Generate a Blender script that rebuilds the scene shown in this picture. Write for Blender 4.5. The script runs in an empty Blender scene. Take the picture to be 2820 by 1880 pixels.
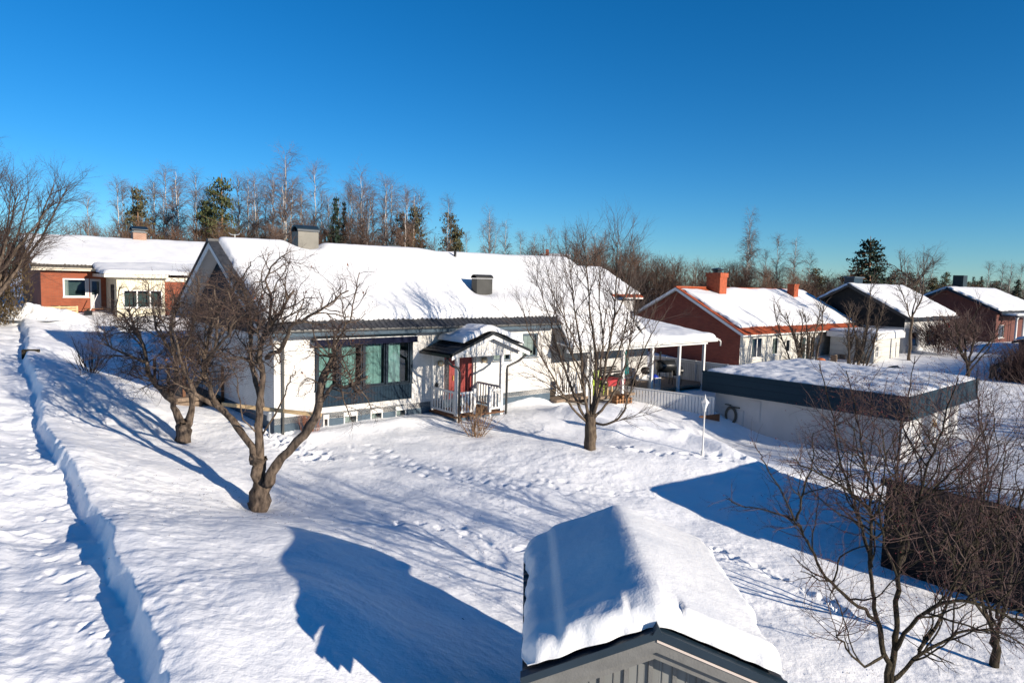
import bpy, math, random
import numpy as np
from math import sin, cos, tan, radians, pi, sqrt, atan2, floor, exp
from mathutils import Vector, Matrix
R = random.Random(7)
SC = bpy.context.scene
COL = SC.collection

# ------------------------------------------------------------------ camera
CF, CH, CP, CR = 1900.0, 7.0, radians(5.0), radians(-1.48)
def ray(x, y):                       # direction seen at a pixel of the 2820x1880 photograph
    a = (x - 1410) / CF; b = (y - 940) / CF
    a, b = a * cos(CR) - b * sin(CR), a * sin(CR) + b * cos(CR)
    return np.array([a, cos(CP) - b * sin(CP), -sin(CP) - b * cos(CP)])
CAM = np.array([0, 0, CH])
def atz(x, y, z):
    r = ray(x, y); return CAM + r * ((z - CH) / r[2])
def atY(x, y, Y):
    r = ray(x, y); return CAM + r * (Y / r[1])
cd = bpy.data.cameras.new('camera'); cam = bpy.data.objects.new('camera', cd); COL.objects.link(cam)
cd.sensor_width = 36; cd.sensor_fit = 'HORIZONTAL'; cd.lens = CF / 2820 * 36; cd.clip_start = 0.1; cd.clip_end = 3000
xr = cos(CR) * np.array([1, 0, 0]) + sin(CR) * np.array([0, -sin(CP), -cos(CP)])
dn = -sin(CR) * np.array([1, 0, 0]) + cos(CR) * np.array([0, -sin(CP), -cos(CP)])
fw = np.array([0, cos(CP), -sin(CP)])
cam.matrix_world = Matrix(((xr[0], -dn[0], -fw[0], 0), (xr[1], -dn[1], -fw[1], 0), (xr[2], -dn[2], -fw[2], CH), (0, 0, 0, 1)))
SC.camera = cam

# ------------------------------------------------------------------ light
SUN_AZ, SUN_EL = 127.0, 15.5         # clockwise from +Y
sd = Vector((sin(radians(SUN_AZ)) * cos(radians(SUN_EL)), cos(radians(SUN_AZ)) * cos(radians(SUN_EL)), sin(radians(SUN_EL))))
sl = bpy.data.lights.new('sun', 'SUN'); sl.energy = 4.8; sl.angle = radians(0.5); sl.color = (1.0, 0.88, 0.73)
so = bpy.data.objects.new('sun', sl); COL.objects.link(so); so.rotation_euler = sd.to_track_quat('Z', 'Y').to_euler()
W = bpy.data.worlds.new('World'); SC.world = W; W.use_nodes = True
nt = W.node_tree; bg = nt.nodes['Background']
sky = nt.nodes.new('ShaderNodeTexSky'); sky.sky_type = 'NISHITA'; sky.sun_disc = False
sky.sun_elevation = radians(SUN_EL); sky.sun_rotation = radians(SUN_AZ)
sky.air_density = 0.88; sky.dust_density = 0.0; sky.ozone_density = 6.0; sky.altitude = 100
hs = nt.nodes.new('ShaderNodeHueSaturation'); hs.inputs['Saturation'].default_value = 1.17
tn = nt.nodes.new('ShaderNodeMix'); tn.data_type = 'RGBA'; tn.blend_type = 'MULTIPLY'; tn.inputs[0].default_value = 1; tn.inputs[7].default_value = (0.80, 0.92, 0.90, 1)
nt.links.new(sky.outputs[0], hs.inputs['Color']); nt.links.new(hs.outputs[0], tn.inputs[6]); nt.links.new(tn.outputs[2], bg.inputs[0]); bg.inputs[1].default_value = 0.09
SC.view_settings.view_transform = 'Standard'; SC.view_settings.look = 'None'; SC.view_settings.exposure = 0.75
SC.view_settings.gamma = 1
try:
    SC.cycles.max_bounces = 6; SC.cycles.transparent_max_bounces = 12; SC.cycles.caustics_reflective = False; SC.cycles.caustics_refractive = False
except Exception: pass

# ------------------------------------------------------------------ materials
def nodes(name):
    m = bpy.data.materials.new(name); m.use_nodes = True
    return m, m.node_tree, m.node_tree.nodes['Principled BSDF']
def mat(name, c, rough=.8, var=.12, vs=3.0, bump=0.0, bs=30.0, metal=0.0, spec=.4, c2=None, detail=4):
    m, t, p = nodes(name)
    bark = 'bark' in name
    p.inputs['Roughness'].default_value = rough; p.inputs['Metallic'].default_value = metal
    p.inputs['Specular IOR Level'].default_value = spec
    tc = t.nodes.new('ShaderNodeTexCoord'); n = t.nodes.new('ShaderNodeTexNoise')
    n.inputs['Scale'].default_value = vs; n.inputs['Detail'].default_value = detail
    src = tc.outputs['Object']
    if bark:
        mp = t.nodes.new('ShaderNodeMapping'); mp.inputs['Scale'].default_value = (1, 1, .35); t.links.new(src, mp.inputs[0]); src = mp.outputs[0]
    t.links.new(src, n.inputs['Vector'])
    r = t.nodes.new('ShaderNodeValToRGB')
    ca = c2 if c2 else tuple(x * (1 - var) for x in c); cb = c if c2 else tuple(min(1, x * (1 + var)) for x in c)
    r.color_ramp.elements[0].position = .3; r.color_ramp.elements[1].position = .7
    r.color_ramp.elements[0].color = (*ca, 1); r.color_ramp.elements[1].color = (*cb, 1)
    t.links.new(n.outputs['Fac'], r.inputs[0]); t.links.new(r.outputs[0], p.inputs['Base Color'])
    if bump:
        b = t.nodes.new('ShaderNodeBump'); b.inputs['Strength'].default_value = bump; b.inputs['Distance'].default_value = .02
        n2 = t.nodes.new('ShaderNodeTexNoise'); n2.inputs['Scale'].default_value = bs; n2.inputs['Detail'].default_value = 3
        t.links.new(tc.outputs['Object'], n2.inputs['Vector']); t.links.new(n2.outputs['Fac'], b.inputs['Height'])
        t.links.new(b.outputs[0], p.inputs['Normal'])
    return m
def hvec(t):                         # (x+y, z) of the object: runs along walls of either direction
    tc = t.nodes.new('ShaderNodeTexCoord'); s = t.nodes.new('ShaderNodeSeparateXYZ'); t.links.new(tc.outputs['Object'], s.inputs[0])
    a = t.nodes.new('ShaderNodeMath'); t.links.new(s.outputs[0], a.inputs[0]); t.links.new(s.outputs[1], a.inputs[1])
    c = t.nodes.new('ShaderNodeCombineXYZ'); t.links.new(a.outputs[0], c.inputs[0]); t.links.new(s.outputs[2], c.inputs[1])
    return c.outputs[0], a.outputs[0], s.outputs[2]
def brick(name, c1, c2, mortar, rough=.85, bump=.5, msize=.012):
    m, t, p = nodes(name); p.inputs['Roughness'].default_value = rough
    v, _, _ = hvec(t); b = t.nodes.new('ShaderNodeTexBrick'); t.links.new(v, b.inputs['Vector'])
    b.inputs['Scale'].default_value = 1.0; b.inputs['Brick Width'].default_value = .26; b.inputs['Row Height'].default_value = .078
    b.inputs['Mortar Size'].default_value = msize; b.inputs['Mortar Smooth'].default_value = .2
    b.inputs['Color1'].default_value = (*c1, 1); b.inputs['Color2'].default_value = (*c2, 1); b.inputs['Mortar'].default_value = (*mortar, 1)
    n = t.nodes.new('ShaderNodeTexNoise'); n.inputs['Scale'].default_value = 1.3; n.inputs['Detail'].default_value = 5
    t.links.new(v, n.inputs['Vector'])
    r = t.nodes.new('ShaderNodeMapRange'); r.inputs[1].default_value = .3; r.inputs[2].default_value = .7; r.inputs[3].default_value = .82; r.inputs[4].default_value = 1.1
    t.links.new(n.outputs['Fac'], r.inputs[0])
    x = t.nodes.new('ShaderNodeMix'); x.data_type = 'RGBA'; x.blend_type = 'MULTIPLY'; x.inputs[0].default_value = 1
    t.links.new(b.outputs['Color'], x.inputs[6]); t.links.new(r.outputs[0], x.inputs[7]); t.links.new(x.outputs[2], p.inputs['Base Color'])
    bp = t.nodes.new('ShaderNodeBump'); bp.invert = True; bp.inputs['Strength'].default_value = bump; bp.inputs['Distance'].default_value = .01
    t.links.new(b.outputs['Fac'], bp.inputs['Height']); t.links.new(bp.outputs[0], p.inputs['Normal'])
    return m
def boards(name, c, w=.12, horizontal=False, rough=.6, gap=.1, var=.12):
    m, t, p = nodes(name); p.inputs['Roughness'].default_value = rough; p.inputs['Specular IOR Level'].default_value = .06
    v, a, z = hvec(t)
    d = t.nodes.new('ShaderNodeMath'); d.operation = 'DIVIDE'; d.inputs[1].default_value = w; t.links.new(z if horizontal else a, d.inputs[0])
    f = t.nodes.new('ShaderNodeMath'); f.operation = 'FRACT'; t.links.new(d.outputs[0], f.inputs[0])
    g = t.nodes.new('ShaderNodeMath'); g.operation = 'LESS_THAN'; g.inputs[1].default_value = gap; t.links.new(f.outputs[0], g.inputs[0])
    fl = t.nodes.new('ShaderNodeMath'); fl.operation = 'FLOOR'; t.links.new(d.outputs[0], fl.inputs[0])
    wn = t.nodes.new('ShaderNodeTexWhiteNoise'); wn.noise_dimensions = '1D'; t.links.new(fl.outputs[0], wn.inputs['W'])
    n = t.nodes.new('ShaderNodeTexNoise'); n.inputs['Scale'].default_value = 6; n.inputs['Detail'].default_value = 5; t.links.new(v, n.inputs['Vector'])
    ad = t.nodes.new('ShaderNodeMath'); t.links.new(wn.outputs[0], ad.inputs[0]); t.links.new(n.outputs['Fac'], ad.inputs[1])
    r = t.nodes.new('ShaderNodeMapRange'); r.inputs[1].default_value = .2; r.inputs[2].default_value = 1.5; r.inputs[3].default_value = 1 - var; r.inputs[4].default_value = 1 + var
    t.links.new(ad.outputs[0], r.inputs[0])
    x = t.nodes.new('ShaderNodeMix'); x.data_type = 'RGBA'; x.blend_type = 'MULTIPLY'; x.inputs[0].default_value = 1
    x.inputs[6].default_value = (*c, 1); t.links.new(r.outputs[0], x.inputs[7])
    y = t.nodes.new('ShaderNodeMix'); y.data_type = 'RGBA'; t.links.new(g.outputs[0], y.inputs[0]); t.links.new(x.outputs[2], y.inputs[6])
    y.inputs[7].default_value = (c[0] * .35, c[1] * .35, c[2] * .37, 1); t.links.new(y.outputs[2], p.inputs['Base Color'])
    bp = t.nodes.new('ShaderNodeBump'); bp.invert = True; bp.inputs['Strength'].default_value = .6; bp.inputs['Distance'].default_value = .012
    t.links.new(g.outputs[0], bp.inputs['Height']); t.links.new(bp.outputs[0], p.inputs['Normal'])
    return m
def snowmat(name, bump=.5, s1=9, s2=60, k=1.0):
    m, t, p = nodes(name); p.inputs['Roughness'].default_value = .55; p.inputs['Specular IOR Level'].default_value = .25
    tc = t.nodes.new('ShaderNodeTexCoord')
    n = t.nodes.new('ShaderNodeTexNoise'); n.inputs['Scale'].default_value = 1.2; n.inputs['Detail'].default_value = 6; t.links.new(tc.outputs['Object'], n.inputs['Vector'])
    r = t.nodes.new('ShaderNodeValToRGB'); r.color_ramp.elements[0].position = .35; r.color_ramp.elements[1].position = .6
    r.color_ramp.elements[0].color = (.80 * k, .82 * k, .85 * k, 1); r.color_ramp.elements[1].color = (.88 * k, .89 * k, .90 * k, 1)
    t.links.new(n.outputs['Fac'], r.inputs[0]); t.links.new(r.outputs[0], p.inputs['Base Color'])
    a = t.nodes.new('ShaderNodeTexNoise'); a.inputs['Scale'].default_value = s1; a.inputs['Detail'].default_value = 4; a.inputs['Roughness'].default_value = .6
    b = t.nodes.new('ShaderNodeTexNoise'); b.inputs['Scale'].default_value = s2; b.inputs['Detail'].default_value = 2
    t.links.new(tc.outputs['Object'], a.inputs['Vector']); t.links.new(tc.outputs['Object'], b.inputs['Vector'])
    b1 = t.nodes.new('ShaderNodeBump'); b1.inputs['Strength'].default_value = bump; b1.inputs['Distance'].default_value = .035
    b2 = t.nodes.new('ShaderNodeBump'); b2.inputs['Strength'].default_value = bump * .7; b2.inputs['Distance'].default_value = .008
    t.links.new(a.outputs['Fac'], b1.inputs['Height']); t.links.new(b.outputs['Fac'], b2.inputs['Height'])
    t.links.new(b1.outputs[0], b2.inputs['Normal']); t.links.new(b2.outputs[0], p.inputs['Normal'])
    return m
def glass(name, tint, fac=.5):
    m, t, p = nodes(name); out = t.nodes['Material Output']; t.nodes.remove(p)
    tr = t.nodes.new('ShaderNodeBsdfTransparent'); tr.inputs[0].default_value = (*tint, 1)
    gl = t.nodes.new('ShaderNodeBsdfGlossy'); gl.inputs['Roughness'].default_value = .03; gl.inputs[0].default_value = (.9, .95, 1, 1)
    fr = t.nodes.new('ShaderNodeFresnel'); fr.inputs[0].default_value = 1.9
    mx = t.nodes.new('ShaderNodeMixShader'); t.links.new(fr.outputs[0], mx.inputs[0]); t.links.new(tr.outputs[0], mx.inputs[1]); t.links.new(gl.outputs[0], mx.inputs[2])
    t.links.new(mx.outputs[0], out.inputs[0]); return m
M = dict(
    snow=snowmat('snow', .6, 8, 50), rsnow=snowmat('roof snow', .5, 5, 45, .82),
    wbrick=brick('white painted brick', (.60, .59, .57), (.63, .62, .60), (.52, .515, .50), .7, .4),
    rbrick=brick('red brick', (.15, .026, .014), (.21, .042, .022), (.10, .036, .026)),
    obrick=brick('orange red brick', (.23, .048, .018), (.29, .068, .026), (.20, .085, .05)),
    dbrick=brick('dark red brick', (.10, .022, .015), (.13, .032, .02), (.07, .035, .028)),
    pbrick=brick('pink brick', (.26, .09, .05), (.32, .12, .07), (.34, .28, .22), msize=.02),
    slate=mat('slate paint', (.055, .085, .115), .8, .15, 5, .3, 60),
    blackb=boards('black tarred boards', (.012, .013, .014), .15), navy=boards('navy boards', (.012, .025, .040), .12), navyh=boards('navy plain boards', (.016, .034, .05), .31, True, gap=.03),
    navyp=mat('navy paint', (.014, .024, .036), .5, spec=.1), navycloth=mat('navy cloth', (.008, .010, .024), .9, spec=.05),
    white=mat('white paint', (.60, .60, .59), .55, .05), whiteb=boards('white vertical boards', (.56, .56, .55), .12), whiteh=boards('white siding', (.48, .47, .43), .14, True, gap=.07),
    wplaster=mat('white plaster', (.43, .43, .43), .8, .06, 1.5, .15, 20),
    cream=boards('cream boards', (.62, .58, .45), .13, gap=.06), creamp=mat('cream paint', (.60, .56, .46), .6),
    tile=mat('black roof tile', (.035, .037, .042), .5, .4, 8, .4, 40), btile=mat('weathered brown tile', (.09, .08, .065), .8, .4, 8),
    otile=mat('orange roof tile', (.30, .062, .02), .7, .25, 6), black=mat('black metal', (.012, .014, .016), .35), dark=mat('dark interior', (.01, .012, .014), .9),
    gutter=mat('grey gutter metal', (.16, .16, .15), .35, .1, metal=.5), metal=mat('dented zinc sheet', (.095, .092, .082), .45, .15, 1.5, .4, 2.0, metal=.3),
    dmetal=mat('dark zinc sheet', (.045, .045, .043), .45, .2, 2, metal=.5), bmetal=mat('black blue sheet', (.01, .022, .035), .4),
    red=mat('red door paint', (.22, .030, .026), .45, .08), sideglass=mat('black patterned glass', (.012, .012, .015), .35, .9, 22, c2=(.10, .10, .11)),
    glassd=glass('dark window glass', (.55, .62, .62)), glasst=glass('teal tinted glass', (.68, .84, .83)),
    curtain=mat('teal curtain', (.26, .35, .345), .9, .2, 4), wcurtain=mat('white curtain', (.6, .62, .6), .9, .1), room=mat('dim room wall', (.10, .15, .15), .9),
    brass=mat('brass lamp', (.55, .36, .12), .35, .1, metal=.8), globe=mat('frosted globe', (.75, .66, .5), .3),
    wood=mat('weathered wood', (.17, .125, .09), .8, .3, 12), lwood=mat('pale raw wood', (.50, .36, .20), .8, .2, 10), bwood=mat('brown stained wood', (.11, .045, .018), .7, .2, 10),
    grayb=boards('grey vertical boards', (.165, .17, .165), .155, gap=.015), gray=mat('grey paint', (.125, .125, .12), .65, .12, 9, .2, 50), pink=mat('pinkish grey paint', (.50, .43, .38), .6, .06),
    bark=mat('grey brown apple bark', (.17, .13, .10), .95, .5, 13, 1.0, 40, spec=.1, c2=(.024, .019, .016), detail=8),
    bark3=mat('smooth grey bark', (.14, .11, .08), .9, .35, 16, .8, 40, spec=.1, c2=(.045, .033, .027), detail=8),
    bark4=mat('dark lichened bark', (.060, .050, .034), .95, .4, 26, 1.0, 40, spec=.1, c2=(.009, .008, .007)),
    twig=mat('brown twigs', (.058, .037, .029), .85, .3, 3), twig3=mat('grey brown twigs', (.062, .044, .036), .85, .3, 3), twig4=mat('dark plum twigs', (.050, .024, .020), .7, .3, 3),
    leaf=mat('dry brown leaves', (.16, .06, .03), .9, .3), berry=mat('dark red berries', (.14, .02, .02), .5),
    birchbark=mat('white birch bark', (.66, .60, .54), .8, .3, 1.2, c2=(.36, .32, .28)), birchtwig=mat('purple brown birch twigs', (.125, .09, .076), .9, .25, 1),
    fartwig=mat('brown brushwood', (.115, .068, .046), .9, .35, .3), pinebark=mat('pine bark', (.22, .13, .08), .9, .3), needles=mat('dark pine needles', (.085, .095, .03), .9, .5, .8, c2=(.035, .045, .018)),
    brneedles=mat('brown green needles', (.10, .085, .035), .9, .4, .8, c2=(.045, .045, .02)), spruce=mat('blue green spruce needles', (.022, .045, .024), .9, .5, 1.0, c2=(.01, .02, .013)),
    golden=mat('brown evergreen foliage', (.085, .058, .026), .95, .4, 3, c2=(.07, .05, .025)), redtwig=mat('rust red twigs', (.26, .10, .05), .85, .3, 3), tan=mat('tan twigs', (.19, .115, .062), .85, .3, 3),
    lime=mat('lime green plastic', (.30, .40, .05), .5), redc=mat('red cloth', (.32, .025, .03), .8), teal=mat('teal cloth', (.0, .13, .13), .8), blue=mat('blue plastic', (.01, .03, .28), .4),
    firewood=mat('orange split wood', (.22, .11, .05), .8, .3, 8), hose=mat('grey brown hose', (.10, .09, .07), .6, .3), orangep=mat('rusty orange metal', (.42, .12, .04), .6),
    frost=mat('frosted lamp glass', (.55, .58, .6), .2), galv=mat('galvanised steel', (.34, .36, .38), .4, .1, metal=.5),
)

# ------------------------------------------------------------------ objects
def put(o, parent=None):
    COL.objects.link(o)
    if parent is not None: o.parent = parent
    return o
def tag(o, label, cat, group=None):
    o['label'] = label; o['category'] = cat
    if group: o['group'] = group
    return o
def thing(name, label, cat, loc=(0, 0, 0), rz=0, group=None):
    o = bpy.data.objects.new(name, None); o.empty_display_size = .3; COL.objects.link(o)
    o.location = loc; o.rotation_euler = (0, 0, rz); return tag(o, label, cat, group)
def dup(root, loc, rz, scale, label, group=None):
    r = root.copy(); COL.objects.link(r); r.location = loc; r.rotation_euler = (0, 0, rz); r.scale = scale; r['label'] = label
    if group: r['group'] = group
    for ch in list(root.children):
        c = ch.copy(); COL.objects.link(c); c.parent = r
        for g in ch.children:
            d = g.copy(); COL.objects.link(d); d.parent = c
    return r
def norm(v):
    l = sqrt(v[0] ** 2 + v[1] ** 2 + v[2] ** 2) or 1; return (v[0] / l, v[1] / l, v[2] / l)
def cross(a, b): return (a[1] * b[2] - a[2] * b[1], a[2] * b[0] - a[0] * b[2], a[0] * b[1] - a[1] * b[0])
JR = random.Random(3)
class MB:
    def __init__(s): s.v = []; s.f = []; s.rough = False
    def quad(s, a, b, c, d): n = len(s.v); s.v += [a, b, c, d]; s.f.append((n, n + 1, n + 2, n + 3)); return s
    def poly(s, pts): n = len(s.v); s.v += list(pts); s.f.append(tuple(range(n, n + len(pts)))); return s
    def box(s, x0, x1, y0, y1, z0, z1):
        n = len(s.v); s.v += [(x0, y0, z0), (x1, y0, z0), (x1, y1, z0), (x0, y1, z0), (x0, y0, z1), (x1, y0, z1), (x1, y1, z1), (x0, y1, z1)]
        s.f += [tuple(n + k for k in q) for q in ((3, 2, 1, 0), (4, 5, 6, 7), (0, 1, 5, 4), (1, 2, 6, 5), (2, 3, 7, 6), (3, 0, 4, 7))]
        return s
    def prism(s, pts, d):              # polygon extruded along vector d
        n = len(s.v); k = len(pts); s.v += [tuple(p) for p in pts] + [(p[0] + d[0], p[1] + d[1], p[2] + d[2]) for p in pts]
        s.f.append(tuple(n + i for i in range(k))[::-1]); s.f.append(tuple(n + k + i for i in range(k)))
        for i in range(k): j = (i + 1) % k; s.f.append((n + i, n + j, n + k + j, n + k + i))
        return s
    def beam(s, a, b, w, h):           # rectangular bar between two points
        d = norm((b[0] - a[0], b[1] - a[1], b[2] - a[2])); up = (0, 0, 1) if abs(d[2]) < .95 else (0, 1, 0)
        x = norm(cross(d, up)); z = cross(x, d)
        q = [tuple(a[i] + x[i] * sx * w / 2 + z[i] * sz * h / 2 for i in range(3)) for sx, sz in ((-1, -1), (1, -1), (1, 1), (-1, 1))]
        return s.prism(q, (b[0] - a[0], b[1] - a[1], b[2] - a[2]))
    def tube(s, pts, rad, k=6, cap=False):
        n0 = len(s.v); m = len(pts)
        d = norm((pts[-1][0] - pts[0][0], pts[-1][1] - pts[0][1], pts[-1][2] - pts[0][2]))
        for i in range(m):
            if k > 3 or i == 0:
                a = pts[max(0, i - 1)]; b = pts[min(m - 1, i + 1)]; d = norm((b[0] - a[0], b[1] - a[1], b[2] - a[2]))
                up = (0, 0, 1) if abs(d[2]) < .8 else (1, 0, 0)
                if i == 0: x = norm(cross(d, up))
                else:
                    dt = x[0] * d[0] + x[1] * d[1] + x[2] * d[2]; x = norm((x[0] - d[0] * dt, x[1] - d[1] * dt, x[2] - d[2] * dt))
                y = cross(d, x)
            p = pts[i]; r0 = rad[i]
            for j in range(k):
                r = r0 * (1 + (.13 * sin(j * 2.4 + i * .35) + JR.uniform(-.07, .07) if k >= 10 or (s.rough and k > 6) else 0)); a = 2 * pi * j / k; c = cos(a) * r; e = sin(a) * r
                s.v.append((p[0] + x[0] * c + y[0] * e, p[1] + x[1] * c + y[1] * e, p[2] + x[2] * c + y[2] * e))
        for i in range(m - 1):
            for j in range(k):
                j2 = (j + 1) % k; s.f.append((n0 + i * k + j, n0 + i * k + j2, n0 + (i + 1) * k + j2, n0 + (i + 1) * k + j))
        if cap: s.f.append(tuple(n0 + (m - 1) * k + j for j in range(k))); s.f.append(tuple(n0 + j for j in range(k))[::-1])
        return s
    def lathe(s, c, prof, k=12):
        return s.tube([(c[0], c[1], c[2] + z) for r, z in prof], [max(r, .001) for r, z in prof], k, True) if False else s._lathe(c, prof, k)
    def _lathe(s, c, prof, k):
        n0 = len(s.v)
        for r, z in prof:
            for j in range(k): a = 2 * pi * j / k; s.v.append((c[0] + cos(a) * r, c[1] + sin(a) * r, c[2] + z))
        for i in range(len(prof) - 1):
            for j in range(k): j2 = (j + 1) % k; s.f.append((n0 + i * k + j, n0 + i * k + j2, n0 + (i + 1) * k + j2, n0 + (i + 1) * k + j))
        return s
    def build(s, name, m, parent=None, smooth=False, label=None):
        me = bpy.data.meshes.new(name); nv = len(s.v); nf = len(s.f)
        me.vertices.add(nv); me.vertices.foreach_set('co', np.asarray(s.v, dtype=np.float32).ravel())
        tot = np.fromiter((len(f) for f in s.f), dtype=np.int32, count=nf); st = np.zeros(nf, np.int32)
        if nf > 1: st[1:] = np.cumsum(tot)[:-1]
        me.loops.add(int(tot.sum())); me.loops.foreach_set('vertex_index', np.fromiter((i for f in s.f for i in f), dtype=np.int32, count=int(tot.sum())))
        me.polygons.add(nf); me.polygons.foreach_set('loop_start', st); me.polygons.foreach_set('loop_total', tot)
        me.polygons.foreach_set('use_smooth', np.full(nf, bool(smooth))); me.update(calc_edges=True)
        me.materials.append(M[m] if isinstance(m, str) else m)
        o = put(bpy.data.objects.new(name, me), parent)
        if label: o['label'] = label
        return o
def box(name, m, parent, *b, label=None): return MB().box(*b).build(name, m, parent, label=label)
def gridmesh(name, X, Y, Z, m, parent=None):
    h, w = X.shape; me = bpy.data.meshes.new(name)
    co = np.stack([X, Y, Z], -1).reshape(-1, 3).astype(np.float32); me.vertices.add(len(co)); me.vertices.foreach_set('co', co.ravel())
    i = np.arange(h * w, dtype=np.int32).reshape(h, w); q = np.stack([i[:-1, :-1], i[:-1, 1:], i[1:, 1:], i[1:, :-1]], -1).reshape(-1, 4)
    n = len(q); me.loops.add(n * 4); me.loops.foreach_set('vertex_index', q.ravel()); me.polygons.add(n)
    me.polygons.foreach_set('loop_start', np.arange(n, dtype=np.int32) * 4); me.polygons.foreach_set('loop_total', np.full(n, 4, np.int32))
    me.polygons.foreach_set('use_smooth', np.full(n, True)); me.update(calc_edges=True); me.materials.append(M[m])
    return put(bpy.data.objects.new(name, me), parent)

# ------------------------------------------------------------------ noise
def vn(x, y, seed=0):
    xi = np.floor(x).astype(np.int64); yi = np.floor(y).astype(np.int64); fx = x - xi; fy = y - yi
    def h(a, b):
        n = (a * 374761393 + b * 668265263 + seed * 974634777) & 0xFFFFFFFF
        n = ((n ^ (n >> 13)) * 1274126177) & 0xFFFFFFFF; n = n ^ (n >> 16); return (n & 0xFFFF) / 32767.5 - 1
    u = fx * fx * fx * (fx * (fx * 6 - 15) + 10); v = fy * fy * fy * (fy * (fy * 6 - 15) + 10)
    return (h(xi, yi) * (1 - u) + h(xi + 1, yi) * u) * (1 - v) + (h(xi, yi + 1) * (1 - u) + h(xi + 1, yi + 1) * u) * v
def fbm(x, y, s, oct=4, seed=0, g=.5):
    r = 0; a = 1
    for k in range(oct): r = r + a * vn(x / s, y / s, seed + k); s *= .5; a *= g
    return r
def sst(a, b, x): t = np.clip((x - a) / (b - a), 0, 1); return t * t * (3 - 2 * t)

# ------------------------------------------------------------------ house frame
A1 = radians(49.2); FR = radians(90 - 49.2)
UU = np.array([sin(A1), cos(A1), 0]); VV = np.array([-cos(A1), sin(A1), 0]); OO = atY(755, 1152.6, 22.6)
def l2w(u, v, z=0): return OO + UU * u + VV * v + np.array([0, 0, z])
def w2l(p): d = np.asarray(p) - OO; return (float(d @ UU), float(d @ VV), float(d[2]))
def fpt(x, y, v=0.0):                # facade-parallel plane at v: (u, z)
    r = ray(x, y); P = OO + VV * v; q = CAM + r * (np.dot(P - CAM, VV) / np.dot(r, VV)); d = q - OO; return float(d @ UU), float(d[2])

# ------------------------------------------------------------------ ground
CTRL = [(-6, 5, 2.5), (-2, 5, 2.0), (1.5, 5, 1.2), (5, 5, .75), (10, 5, .35), (-4.7, 8.8, 2.5), (-2.8, 9.8, 2.3), (-4.2, 11.5, 2.15), (-3.7, 13.3, 1.8), (-1.2, 10.5, 1.6), (-6.8, 12, 2.5), (-10.5, 16, 2.7), (-15.6, 22.5, 3.2), (-21.6, 30.5, 3.8), (-27.5, 39, 4.3),
        (-10, 9, 2.4), (-18, 16, 2.9), (-24, 22, 3.5), (-32, 30, 4.3), (-15.2, 26.2, 2.85), (-17.4, 28.2, 3.0), (-20, 30.4, 3.45), (-26, 37, 4.1), (-18.7, 30.4, 2.6), (-16.2, 29.5, 2.35),
        (-13, 27, 2.1), (-14, 33, 2.2), (-18, 38, 2.9), (-22, 39, 3.6), (-27, 41.2, 4.25), (-22, 43, 4.2), (-30, 36, 4.4), (-16, 44, 3.6),
        (-10.1, 21, 1.8), (-12, 23.5, 2.3), (-9, 18, 1.9), (-5.9, 16, 1.45), (-7.8, 22.6, 1.78), (-5.3, 24.8, 1.85), (-3.1, 26.7, 1.8), (-.2, 29, 1.6), (1.55, 30.7, 1.65), (-4.6, 22.3, 1.6),
        (-1, 20, 1.4), (0, 16, 1.25), (-2.4, 12.8, 1.5), (1.5, 9, 1.1), (2.9, 23.7, 1.45), (4, 20, 1.15), (5, 14, .8), (8, 10, .5), (-1.2, 24, 1.6), (-7.8, 14.2, 2.1),
         (8.6, 32.2, 1.05), (6.5, 34, 1.4), *[(*l2w(a_, b_)[:2], z_) for a_, b_, z_ in ((13.2, -2.4, 1.72), (14.6, -3.4, 1.45), (12, -1.6, 1.7), (16.0, -4.2, 1.05), (17.0, -.6, 1.3), (17.7, -2.5, 1.08), (18.6, -4.4, .95), (15.5, -1.6, 1.5))], (9.6, 30.6, .45), (11.4, 28.4, .2), (14.2, 25.5, .5), (8.5, 21.5, 1.0), (10.5, 20, .6),
        (8.9, 15.9, .5), (10.5, 13.4, .45), (12, 20, .45), (18, 25, .5), (17, 18, .5), (25, 30, .7), (22, 14, .4), (14, 9, .3), (30, 34, .9), (40, 40, 1.2), (50, 30, 1),
        (15, 42, 1.4), (25, 46, 1.5), (31, 51, 2), (45, 60, 2.3), (6, 37, 1.7), (-5, 35, 2.0), (0, 42, 2.1), *[tuple(atz(*q)) for q in ((1430, 1140, 1.8), (1640, 1222, 1.6), (1800, 1232, 1.45), (1934, 1252, 1.35), (2060, 1300, 1.15), (1600, 1150, 1.0), (1480, 1105, 1.35), (1750, 1175, .75), (1860, 1190, .6), (1960, 1215, .35))], (-20, 60, 4), (0, 60, 2.8), (30, 70, 2.2), (60, 60, 2), (-45, 45, 4.6), (-45, 20, 4)]
CT = np.array(CTRL, float)
def _tps(r2): return np.where(r2 > 1e-9, .5 * r2 * np.log(np.maximum(r2, 1e-9)), 0)
_n = len(CT); _K = _tps(((CT[:, None, :2] - CT[None, :, :2]) ** 2).sum(-1)) + np.eye(_n) * .25
_P = np.c_[np.ones(_n), CT[:, :2]]; _A = np.block([[_K, _P], [_P.T, np.zeros((3, 3))]]); _w = np.linalg.solve(_A, np.r_[CT[:, 2], 0, 0, 0])
WALL = [(-1.2, 3.5), (-3.0, 6.2), (-4.7, 8.7), (-7.4, 12.3), (-10.5, 16), (-13.2, 19.3), (-15.6, 22.5), (-18.8, 26.6), (-21.6, 30.5), (-24.5, 34.8), (-28.5, 39.5), (-34, 44)]
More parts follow.
